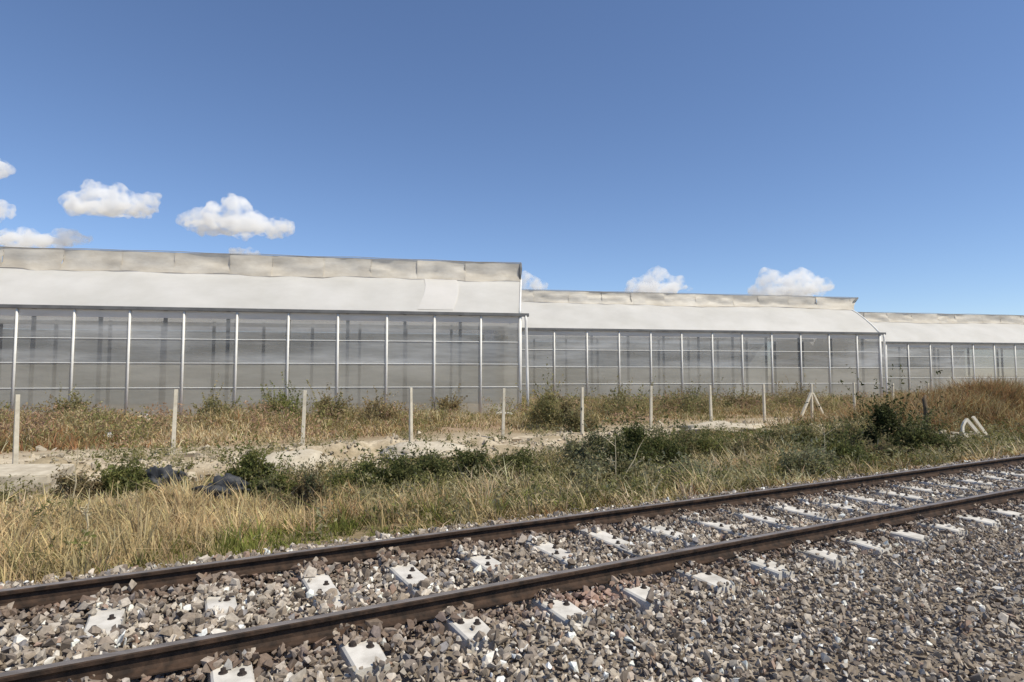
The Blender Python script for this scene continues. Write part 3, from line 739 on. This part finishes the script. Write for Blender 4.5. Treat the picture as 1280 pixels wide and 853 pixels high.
# ------------------------------------------------------------------ fence posts
def post_mesh(h, w=0.052):
    bm = bmesh.new()
    box(bm, -w, w, -w, w, -0.3, h, 0.012)
    for v in bm.verts:
        if v.co.z > h - 0.05: v.co.x *= 0.82; v.co.y *= 0.82
    me = bpy.data.meshes.new('fence_post'); bm.to_mesh(me); bm.free(); me.materials.append(M['post'])
    return me
pm = post_mesh(1.70)
fo = 18.05
s0 = xy2so(*gp(27, 581, 0)[:2])[0]
s4 = xy2so(*gp(628, 546, 0)[:2])[0]
FS = (s4 - s0) / 4 * 0.988; s0 -= 0.10
r = np.random.default_rng(77)
for k in range(14):
    s_ = s0 + FS * k
    x, y = so2xy(s_, fo)
    z0 = float(ground_z(s_, fo))
    braced = (k == 9)
    lab = f'pale concrete fence post, {ORD[k]} from the left'
    if braced: lab = 'pale concrete fence post with two slanting braces'
    if braced:
        o = empty('fence_post', (x, y, z0), trk_rz); mobj('shaft', pm, None, o)
        for sg in (-1, 1):
            bm = bmesh.new(); box(bm, -0.05, 0.05, -0.05, 0.05, -0.1, 1.55, 0.01)
            b = bm_obj('brace', bm, M['post'], o); b.location = (sg * 0.95, -0.02, 0.0); b.rotation_euler = (0, -sg * math.atan2(0.88, 1.25), 0)
    else:
        o = mobj('fence_post', pm, None); o.location = (x, y, z0)
        o.rotation_euler = (r.normal(0, 0.02), r.normal(0, 0.022), trk_rz + r.normal(0, 0.15))
    tag(o, lab, 'fence post', 'concrete posts of the fence')

# ------------------------------------------------------------------ greenhouses
def gh_profile(y, eave, span):
    """roof height at depth y behind the front wall (pitched with a rounded shoulder)"""
    t = (y % span) / span
    t = np.minimum(t, 1 - t)
    return eave + np.interp(t, [0, 0.03, 0.10, 0.2, 0.3, 0.4, 0.46, 0.5], [0, 0.24, 0.72, 1.32, 1.86, 2.30, 2.50, 2.56])
def greenhouse(loc, x0, x1, mull, eave, rails, label, vent_step, seed, patch=None, spans=2, flare_right=True, skew=0.0, vent_h=0.9, flare=0.0, icol0=0.0, istep=4.0):
    r = np.random.default_rng(500 + seed)
    e = empty('greenhouse', loc, R(9.5)); tag(e, label, 'greenhouse', 'plastic greenhouses behind the fence')
    span = 8.0; depth = span * spans
    L = x1 - x0
    # --- roof film
    ys = np.concatenate([[k * span + f * span for f in (0, 0.03, 0.10, 0.2, 0.3, 0.4, 0.46, 0.5, 0.54, 0.6, 0.7, 0.8, 0.9, 0.97)] for k in range(spans)] + [[depth]])
    xs = np.linspace(x0, x1, int(L / 0.45) + 2)
    XX, YY = np.meshgrid(xs, ys, indexing='ij')
    ZZ = gh_profile(YY, eave, span)
    ZZ[:, -1] = eave
    sag = 0.07 * (fbm(XX * 0.5 + seed * 9, YY * 0.5, 201) - 0.5) + 0.02 * np.sin(XX * 2 * math.pi / 2.62)
    ZZ = ZZ + sag * ((YY % span) / span * 6).clip(0, 1)
    XX = XX + skew * np.minimum(YY, 4.0) * ((XX - x0) / L) ** 6
    nx, ny = XX.shape
    Vv = np.stack([XX.ravel(), YY.ravel(), ZZ.ravel()], 1)
    I, J = np.meshgrid(np.arange(nx - 1), np.arange(ny - 1), indexing='ij'); a = (I * ny + J).ravel()
    roof = mobj('roof', np_mesh('roof', Vv, np.stack([a, a + ny, a + ny + 1, a + 1], 1), smooth=True, nper=4), M['roof'], e)
    if patch:                                                     # newer, whiter film laid over part of the roof
        px = np.linspace(patch[0], patch[1], 6); py = np.linspace(0.02, 0.43, 7) * span
        A, B = np.meshgrid(px, py, indexing='ij')
        A = A + 0.25 * np.sin(B * 0.9) + 0.12 * B
        zz = gh_profile(B, eave, span) + 0.045; a = (np.arange(5)[:, None] * 7 + np.arange(6)[None]).ravel()
        mobj('roof_patch', np_mesh('roof_patch', np.stack([A.ravel(), B.ravel(), zz.ravel()], 1), np.stack([a, a + 7, a + 8, a + 1], 1), smooth=True, nper=4), M['patch'], roof)
    # --- gutter along the eave
    bm = bmesh.new(); box(bm, x0 - 0.1, x1 + 0.48, -0.17, 0.03, eave - 0.13, eave + 0.05, 0.02)
    bm_obj('gutter', bm, M['gutter'], e)
    # --- front wall: mullions, rails, film panes
    mx = sorted([m_ for m_ in mull if x0 + 0.3 < m_ < x1 - 0.3])
    edges = [x0] + mx + [x1]
    bm = bmesh.new(); tube(bm, [(0, 0, -0.2), (0, 0, eave - 0.12)], 0.056, 8)
    mm = bpy.data.meshes.new('mullion'); bm.to_mesh(mm); bm.free(); mm.materials.append(M['white_steel'])
    for p in mm.polygons: p.use_smooth = True
    for m_ in mx:
        o = mobj('mullion', mm, None, e); o.location = (m_, -0.05, 0); o.rotation_euler = (0, r.normal(0, 0.002), 0)
    for z_ in rails:
        bm = bmesh.new(); tube(bm, [(x0, -0.012, z_), (x1, -0.012, z_)], 0.026, 6); bm_obj('wall_rail', bm, M['grey_pipe'], e)
    rows = [0.0] + list(rails) + [eave - 0.50, eave - 0.13]  # topmost row is added to carry the painted light band
    cache = {}
    for bi, (a0, a1) in enumerate(zip(edges, edges[1:])):
        for ri, (z0, z1) in enumerate(zip(rows, rows[1:])):
            key = (round(a1 - a0, 2), ri, bi % 3)
            if key not in cache:
                w = a1 - a0 - 0.03; h = z1 - z0 - 0.016; g = 5
                gx, gz_ = np.meshgrid(np.linspace(-w / 2, w / 2, g), np.linspace(0, h, g), indexing='ij')
                bul = 0.03 * np.sin((gx / w + 0.5) * math.pi) * np.sin(gz_ / h * math.pi) * r.uniform(-1, 1) + 0.006 * r.normal(size=gx.shape)
                bul[[0, -1], :] = 0; bul[:, [0, -1]] = 0
                a = (np.arange(g - 1)[:, None] * g + np.arange(g - 1)[None]).ravel()
                me = np_mesh('pane', np.stack([gx.ravel(), bul.ravel(), gz_.ravel()], 1), np.stack([a, a + g, a + g + 1, a + 1], 1), smooth=True, nper=4)
                me.materials.append(M['apron'] if ri < 2 else M['lit_band_film'] if ri == len(rows) - 2 else M['pane']); cache[key] = me
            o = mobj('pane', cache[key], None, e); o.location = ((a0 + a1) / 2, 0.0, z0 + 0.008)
    # --- ridge vent: flaps propped up along the roof, seen edge on at the end
    hx = 0.425 * span; hz = float(gh_profile(np.array([hx]), eave, span)[0]) + 0.03
    nseg = int(round(L / vent_step)); ve = np.linspace(x0, x1, nseg + 1); ve[1:-1] += r.uniform(-0.35, 0.35, nseg - 1)
    ve[-1] = x1 + (0.25 if flare_right else 0) + skew * hx * 0.6
    pv = [(-0.10, -0.03), (0.02, 0.21 * vent_h), (0.05, 0.46 * vent_h), (0.07, 0.72 * vent_h), (0.06, vent_h)]
    for q in range(nseg):
        g = 9
        uu = np.linspace(ve[q] - 0.03, ve[q + 1] + 0.03, g)
        vv = np.linspace(0, 1, 7)
        A, B = np.meshgrid(uu, vv, indexing='ij')
        if q == nseg - 1: A = A + flare * B ** 1.3 * (A - ve[q]) / (ve[q + 1] - ve[q])
        dy = np.interp(B, np.linspace(0, 1, 5), [p[0] for p in pv]); dz = np.interp(B, np.linspace(0, 1, 5), [p[1] for p in pv])
        wr = 0.42 * (fbm(A * 0.9 + seed * 31, B * 2.4 + q * 5.0, 211, 3) - 0.5) * np.sin(B * math.pi) + 0.05 * (fbm(A * 2.2 + B * 1.5, B * 3, 223 + seed, 2) - 0.5) * (1 - B)
        wr = wr + 0.36 * (np.abs(fbm(A * 0.8 + B * 1.6 + seed * 7, B * 0.9 - A * 0.35, 241, 2) - 0.5) - 0.12) * np.sin(np.clip(B, 0, 0.9) / 0.9 * math.pi)
        dip = np.clip(fbm(A * 0.55 + seed * 3, A * 0 + 2.2, 231) - 0.30, 0, 1)
        base_dip = -0.62 * (1 - B) ** 2 * dip
        wr = wr + 0.75 * (1 - B) ** 2 * dip
        VV = np.stack([A.ravel(), (hx + dy - wr).ravel(), (hz + dz + base_dip + 0.3 * wr).ravel()], 1)
        a = (np.arange(g - 1)[:, None] * 7 + np.arange(6)[None]).ravel()
        mobj('vent_flap', np_mesh('vent_flap', VV, np.stack([a, a + 7, a + 8, a + 1], 1), smooth=True, nper=4), M['vent'], e)
    bm = bmesh.new()
    for q in range(len(ve) - 1):
        za, zb = r.normal(0, 0.012), r.normal(0, 0.012)
    pts = [(x_, hx + pv[-1][0] - 0.02, hz + pv[-1][1] + 0.03 + 0.02 * math.sin(x_ * 1.3 + seed) + 0.05 * (float(vnoise(x_ * 0.35, seed * 3.0, 251)) - 0.5)) for x_ in np.linspace(x0, ve[-1] + 0.05 + flare, nseg * 2 + 1)]
    tube(bm, pts, 0.018, 6); vbar = bm_obj('vent_bar', bm, M['vent_bar'], e)
    bm = bmesh.new(); tube(bm, [(0, hx - 0.0, hz), (0, hx + 0.02, hz + 0.46 * vent_h), (0, hx + 0.07, hz + 0.98 * vent_h)], 0.016, 5)
    am = bpy.data.meshes.new('vent_arm'); bm.to_mesh(am); bm.free(); am.materials.append(M['vent_bar'])
    for q in range(len(ve)):
        o = mobj('vent_arm', am, None, e); o.location = (ve[q], 0.03, 0)
    # rolled-up film end at the right of the vent
    bm = bmesh.new()
    tube(bm, [(ve[-1] + 0.02 + flare, hx + 0.05, hz + vent_h), (ve[-1] + 0.6 * flare, hx + 0.04, hz + 0.68 * vent_h), (ve[-1] - 0.03 + 0.2 * flare, hx + 0.02, hz + 0.38 * vent_h), (ve[-1] - 0.05, hx - 0.06, hz + 0.08)], [0.06, 0.11, 0.10, 0.04], 7)
    bm_obj('rolled_film', bm, M['gutter'], vbar, True)
    # --- ends: gable pipe, corner post, downpipe, end film
    for xe, sg in ((x0, -1), (x1, 1)):
        bm = bmesh.new(); tube(bm, [(xe + (skew * min(y_, 4.0) if sg > 0 else 0), y_, float(gh_profile(np.array([y_]), eave, span)[0]) + 0.04) for y_ in np.array([0.0, 0.03, 0.10, 0.2, 0.3, 0.4, 0.46, 0.5, 0.6, 0.7, 0.8, 0.9, 0.97]) * span], 0.06, 6)
        bm_obj('gable_pipe', bm, M['white_steel'], e, True)
        yy = np.concatenate([[0.02], ys[1:-1], [depth]])
        zt = gh_profile(yy, eave, span) - 0.02; zt[0] = eave; zt[-1] = eave
        xw = xe + (skew * np.minimum(yy, 4.0) if sg > 0 else 0 * yy)
        VV = np.concatenate([np.stack([xw, yy, np.zeros(len(yy))], 1), np.stack([xw, yy, zt], 1)])
        a = np.arange(len(yy) - 1); n_ = len(yy)
        mobj('end_wall', np_mesh('end_wall', VV, np.stack([a, a + 1, a + 1 + n_, a + n_], 1), nper=4), M['apron'], e)
    bm = bmesh.new(); tube(bm, [(x1, -0.04, -0.2), (x1, -0.04, eave - 0.12)], 0.085, 8); bm_obj('corner_post', bm, M['white_steel'], e, True)
    bm = bmesh.new(); tube(bm, [(x1 + 0.30, -0.1, eave - 0.08), (x1 + 0.32, -0.1, eave - 0.4), (x1 + 0.38, -0.12, 2.0), (x1 + 0.42, -0.12, -0.3)], 0.08, 8); bm_obj('downpipe', bm, M['white_steel'], e, True)
    # --- inside: columns, gutters, dark back sheet, soil
    bm = bmesh.new(); tube(bm, [(0, 0, -0.1), (0, 0, eave)], 0.10, 6)
    cm = bpy.data.meshes.new('inner_column'); bm.to_mesh(cm); bm.free(); cm.materials.append(M['dark_pipe'])
    xc = x1 - icol0
    while xc > x0 + 0.5:
        for k in range(1, spans):
            o = mobj('inner_column', cm, None, e); o.location = (xc, k * span, 0)
        o = mobj('inner_column', cm, None, e); o.location = (xc, 0.45, 0); o.scale = (0.95, 0.95, 0.995)
        xc -= istep
    bm = bmesh.new(); box(bm, x0 + 0.1, x1 - 0.1, span - 0.12, span + 0.12, eave - 0.25, eave - 0.03); bm_obj('inner_gutter', bm, M['grey_pipe'], e)
    bm = bmesh.new(); box(bm, x0 + 0.05, x1 - 0.05, depth - 0.05, depth, 0.02, eave - 0.02); bm_obj('back_wall', bm, M['skirt'], e)
    bm = bmesh.new(); box(bm, x0 + 0.05, x1 - 0.05, 0.1, depth - 0.06, -0.1, 0.03); bm_obj('soil_bed', bm, M['soil_floor'], e)
    return e
greenhouse((0.44, 32.8, 0), -38.0, 0.0, [-2.16 - 2.49 * k for k in range(15)], 5.47, (1.5, 2.73, 3.93), 'long plastic greenhouse nearest, filling the left half of the picture', 2.75, 1, patch=(-5.6, -3.7), skew=0.2, vent_h=1.08, icol0=3.24, istep=2.98)
greenhouse((0.87, 43.6, 0), -1.2, 29.25, [2.26 + 2.49 * k for k in range(-1, 12)], 5.55, (1.5, 2.75, 4.0), 'middle plastic greenhouse with brighter white roof and flared vent end', 2.75, 2, vent_h=0.92, flare=0.75, icol0=1.2, istep=2.85)
greenhouse((36.7, 59.0, 0), -2.0, 26.0, [0.1 + 2.49 * k for k in range(12)], 5.42, (1.9, 2.9, 4.0), 'farthest plastic greenhouse at the right edge of the picture', 2.75, 3, flare_right=False)

# ------------------------------------------------------------------ odds and ends on the verge
def on_ground(px, py):
    p = gp(px, py, 0.0)
    for _ in range(3):
        s_, o_ = xy2so(p.x, p.y); p = gp(px, py, float(ground_z(s_, o_)))
    return p
def lump(name, px, py, w_px, h_px, m, label, catg, seed, depth=0.7, rough=0.35, subdiv=4, freq=2.2, sharp=False, group=None):
    p = on_ground(px, py); sc = p.y / F
    w, h = w_px * sc / 2, h_px * sc
    bm = bmesh.new(); bmesh.ops.create_icosphere(bm, subdivisions=subdiv, radius=1)
    r = np.random.default_rng(900 + seed); ph = r.uniform(0, 50, 3)
    for v in bm.verts:
        c = v.co
        n_ = float(fbm(c.x * freq + ph[0], c.y * freq + c.z * 1.7 * freq + ph[1], seed, 4)) - 0.5
        if sharp: n_ = abs(n_) * 1.6 - 0.3
        k = 1 + rough * 2 * n_
        v.co = Vector((c.x * w * k, c.y * w * depth * k, max(c.z, -0.25) * h * k))
    o = bm_obj(name, bm, m, None, not sharp); o.location = p
    tag(o, label, catg, group)
    return o
lump('plastic_heap', 205, 614, 52, 27, M['black_plastic'], 'crumpled black plastic heap right of the bright green bush', 'plastic sheet', 1, rough=0.8, freq=1.7, subdiv=5, depth=0.9, group='dark plastic heaps')
lump('plastic_heap', 285, 623, 64, 22, M['black_plastic'], 'lower dark plastic heap half hidden in dry grass', 'plastic sheet', 2, rough=0.8, freq=1.7, subdiv=5, depth=0.9, group='dark plastic heaps')
lump('dirt_mound', 372, 590, 110, 26, M['chalk'], 'pale chalky mound of spoil beside the third fence post', 'mound', 3, rough=0.3, freq=3)
lump('dirt_mound', 535, 566, 120, 12, M['chalk'], 'low pale ridge of earth at the foot of the fourth post', 'mound', 4, rough=0.3, freq=3)
lump('dirt_mound', 905, 540, 110, 12, M['chalk'], 'low pale ridge of earth behind the olive weed bush', 'mound', 5, rough=0.3, freq=3)
lump('litter_scrap', 208, 616, 34, 6, M['litter'], 'pale plastic strip lying before the black heap', 'litter', 6, sharp=True)
lump('litter_scrap', 136, 548, 14, 8, M['litter'], 'white plastic scrap lying left of the second fence post', 'litter', 7, sharp=True)
lump('litter_scrap', 184, 527, 10, 8, M['litter'], 'small white scrap caught in weeds by the greenhouse', 'litter', 8, sharp=True)
lump('litter_scrap', 628, 520, 40, 5, M['litter'], 'white rubble strip at the foot of the greenhouse corner', 'litter', 9, sharp=True)
lump('dark_stone', 88, 567, 10, 5, M['rot_wood'], 'small dark stone lying on the pale track', 'stone', 10)
# broken concrete slab under the first post
p = on_ground(28, 612); bm = bmesh.new()
box(bm, -0.75, 0.62, -0.5, 0.55, -0.2, 0.36, 0.03)
bmesh.ops.subdivide_edges(bm, edges=bm.edges, cuts=3, use_grid_fill=True)
for v in bm.verts:
    n_ = float(fbm(v.co.x * 3 + 7, v.co.y * 3 + v.co.z * 4, 4)) - 0.5
    v.co += Vector((n_ * 0.14, -n_ * 0.16, n_ * 0.07 * (v.co.z > 0.1)))
o = bm_obj('concrete_slab', bm, M['chalk']); o.location = p; o.rotation_euler = (0.05, 0.02, 0.25)
tag(o, 'pale broken concrete slab in front of the first fence post', 'slab')
# rubble on the track
r = np.random.default_rng(44); N = 6500
s = r.uniform(-6, 34, N); o_ = 15.6 + r.normal(0, 1.9, N)
keep = (fbm(s * 0.7, o_ * 0.7, 8) > 0.44) & (o_ > 12.5)
s, o_ = s[keep], o_[keep]; n = len(s); x, y = so2xy(s, o_)
sz = np.clip(r.lognormal(math.log(0.045), 0.55, n), 0.015, 0.2)
cc = np.array([0.47, 0.40, 0.295]) * r.uniform(0.6, 1.2, (n, 1))
rub = mobj('track_rubble', scatter_rocks('track_rubble', np.stack([x, y, ground_z(s, o_) + sz * 0.2], 1), sz, cc, 12), M['stone'])
tag(rub, 'pale loose stones scattered along the dirt track', 'rubble', kind='stuff')
# pale rubble heap near the stake
p0 = on_ground(1188, 528); r = np.random.default_rng(45); n = 90
pp = r.normal(size=(n, 3)) * np.array([0.75, 0.5, 0.0]) + np.array(p0[:])
ss, oo = xy2so(pp[:, 0], pp[:, 1])
hgt = 0.3 * np.exp(-((pp[:, 0] - p0.x) ** 2 / 0.6 + (pp[:, 1] - p0.y) ** 2 / 0.3))
pp[:, 2] = ground_z(ss, oo) + hgt * r.uniform(0.1, 1, n)
rh = mobj('rubble_heap', scatter_rocks('rubble_heap', pp, np.clip(r.lognormal(math.log(0.1), 0.4, n), 0.05, 0.22), np.array([0.42, 0.36, 0.265]) * r.uniform(0.6, 1.15, (n, 1)), 13), M['stone'])
tag(rh, 'heap of pale broken stones right of the dark wooden stake', 'rubble', kind='stuff')
# wooden stake
p = on_ground(1157, 530); sc = p.y / F
bm = bmesh.new(); tube(bm, [(0, 0, -0.2), (0.02, 0, 18 * sc), (0.0, 0.02, 30 * sc), (0.05, 0.03, 36 * sc)], [0.055, 0.05, 0.045, 0.02], 7)
o = bm_obj('wooden_stake', bm, M['rot_wood'], None, True); o.location = p
tag(o, 'short dark wooden stake beside the pale rubble heap', 'stake')
# discarded cream frame: two straight bars and a bowed end, leaning
p = on_ground(1228, 556); sc = p.y / F
e = empty('discarded_frame', p); tag(e, 'discarded cream plastic frame with bowed end leaning in the weeds', 'frame')
def bar(name, pts, wd, th):
    bm = bmesh.new(); rings = []
    for i, q in enumerate(pts):
        q = Vector((q[0] * sc, 0, q[1] * sc)); a = Vector((pts[max(i - 1, 0)][0], 0, pts[max(i - 1, 0)][1])); b = Vector((pts[min(i + 1, len(pts) - 1)][0], 0, pts[min(i + 1, len(pts) - 1)][1]))
        t = (b - a).normalized(); u = Vector((-t.z, 0, t.x)) * wd * sc / 2; v = Vector((0, 1, 0)) * th * sc / 2
        y_ = Vector((0, 0.16 * q.z / max(sc, 1e-6) * sc, 0))
        rings.append([bm.verts.new(q + y_ + u * a_ + v * b_) for a_, b_ in ((-1, -1), (1, -1), (1, 1), (-1, 1))])
    for a, b in zip(rings, rings[1:]):
        for k in range(4): bm.faces.new((a[k], a[(k + 1) % 4], b[(k + 1) % 4], b[k]))
    bm.faces.new(rings[0][::-1]); bm.faces.new(rings[-1])
    bmesh.ops.recalc_face_normals(bm, faces=bm.faces)
    return bm_obj(name, bm, M['cream'], e)
bar('slat', [(7, -1), (-4, 15), (-15, 31)], 3.8, 3)
bar('slat', [(14, -1), (5, 15), (-6, 34)], 3.0, 3)
bar('bowed_end', [(-6, 2), (-13, 5), (-19, 10), (-22, 16), (-21, 22), (-18, 27), (-14, 31)], 2.6, 3)

# ------------------------------------------------------------------ clouds
def cloud_mat():
    m, nt, out = new_mat('cloud_vapour')
    v = nd(nt, 'ShaderNodeVolumePrincipled')
    v.inputs['Color'].default_value = (1, 1, 1, 1)
    tc = nd(nt, 'ShaderNodeNewGeometry'); no = nd(nt, 'ShaderNodeTexNoise')
    no.inputs['Scale'].default_value = 0.022; no.inputs['Detail'].default_value = 3; no.inputs['Roughness'].default_value = 0.6
    nt.links.new(tc.outputs['Position'], no.inputs['Vector'])
    mr = nd(nt, 'ShaderNodeMapRange'); mr.inputs['From Min'].default_value = 0.40; mr.inputs['From Max'].default_value = 0.62
    mr.inputs['To Min'].default_value = 0.0; mr.inputs['To Max'].default_value = 0.034
    nt.links.new(no.outputs['Fac'], mr.inputs['Value']); nt.links.new(mr.outputs[0], v.inputs['Density'])
    v.inputs['Anisotropy'].default_value = 0.0
    nt.links.new(v.outputs[0], out.inputs['Volume'])
    return m
M['cloud'] = cloud_mat()
def billow(name, size, depth):
    tx = bpy.data.textures.new(name, 'CLOUDS'); tx.noise_scale = size; tx.noise_depth = depth
    return tx
tex_big, tex, tex_fine = billow('cloud_billow_large', 110, 1), billow('cloud_billow', 48, 2), billow('cloud_billow_fine', 20, 2)
def cloud(blobs, label, Y=3000.0, seed=0):
    """blobs: (px, py, rx_px, ry_px) lobes of one cumulus"""
    r = np.random.default_rng(1000 + seed)
    cx = sum(b[0] for b in blobs) / len(blobs); cy = max(b[1] for b in blobs)
    base = at_depth(cx, cy, Y); sc = Y / F
    bm = bmesh.new()
    for (px, py, rx, ry) in blobs:
        c = at_depth(px, py, Y) - base
        for q in range(3):
            k = 1.0 if q == 0 else r.uniform(0.5, 0.75)
            off = Vector((0, 0, 0)) if q == 0 else Vector((r.uniform(-0.6, 0.6) * rx * sc, r.uniform(-0.5, 0.5) * rx * sc, r.uniform(-0.1, 0.55) * ry * sc))
            mt = Matrix.Translation(c + off) @ Matrix.Diagonal((rx * sc * k, rx * sc * 0.8 * k, ry * sc * k, 1))
            bmesh.ops.create_icosphere(bm, subdivisions=3, radius=1, matrix=mt)
    o = bm_obj('cloud', bm, M['cloud']); o.location = base
    md = o.modifiers.new('fuse', 'REMESH'); md.mode = 'VOXEL'; md.voxel_size = 5.5
    for tx, st in ((tex_big, 95), (tex, 42), (tex_fine, 16)):
        d = o.modifiers.new('billow', 'DISPLACE'); d.texture = tx; d.strength = st; d.mid_level = 0.52; d.texture_coords = 'GLOBAL'
    md = o.modifiers.new('close', 'REMESH'); md.mode = 'VOXEL'; md.voxel_size = 5.5
    tag(o, label, 'cloud', 'clouds low over the greenhouses')
cloud([(6, 209, 15, 8), (-12, 212, 16, 9)], 'tiny white cloud cut by the left edge, upper of two', seed=1)
cloud([(4, 263, 16, 12), (-16, 262, 20, 14)], 'small white cloud cut by the left edge, lower of two', seed=2)
cloud([(102, 253, 20, 14), (128, 245, 22, 19), (150, 254, 24, 17), (180, 250, 18, 12), (192, 246, 9, 9), (140, 262, 50, 9)], 'puffy white cloud left of the other big cloud', seed=3)
cloud([(10, 301, 34, 11), (50, 302, 36, 11), (82, 299, 22, 11), (-24, 299, 26, 11)], 'low flat white cloud touching the roof at far left', seed=4)
cloud([(246, 276, 22, 15), (272, 272, 24, 16), (296, 262, 19, 20), (318, 278, 26, 14), (346, 282, 22, 10), (290, 285, 55, 8)], 'bigger puffy white cloud above the left greenhouse', seed=5)
cloud([(305, 317, 17, 5)], 'sliver of cloud peeping over the left greenhouse roof', seed=6)
cloud([(656, 352, 12, 9), (668, 358, 14, 6), (645, 356, 12, 10)], 'cloud peeping past the corner of the left greenhouse', seed=7)
cloud([(798, 356, 15, 12), (816, 347, 17, 14), (836, 356, 17, 10), (818, 363, 34, 9), (856, 362, 12, 5)], 'white domed cloud over the middle greenhouse roof', seed=8)
cloud([(962, 349, 16, 11), (990, 352, 24, 13), (1022, 358, 18, 10), (990, 364, 44, 9), (1014, 348, 9, 5)], 'flat-topped cloud over the right end of the middle greenhouse', seed=9)
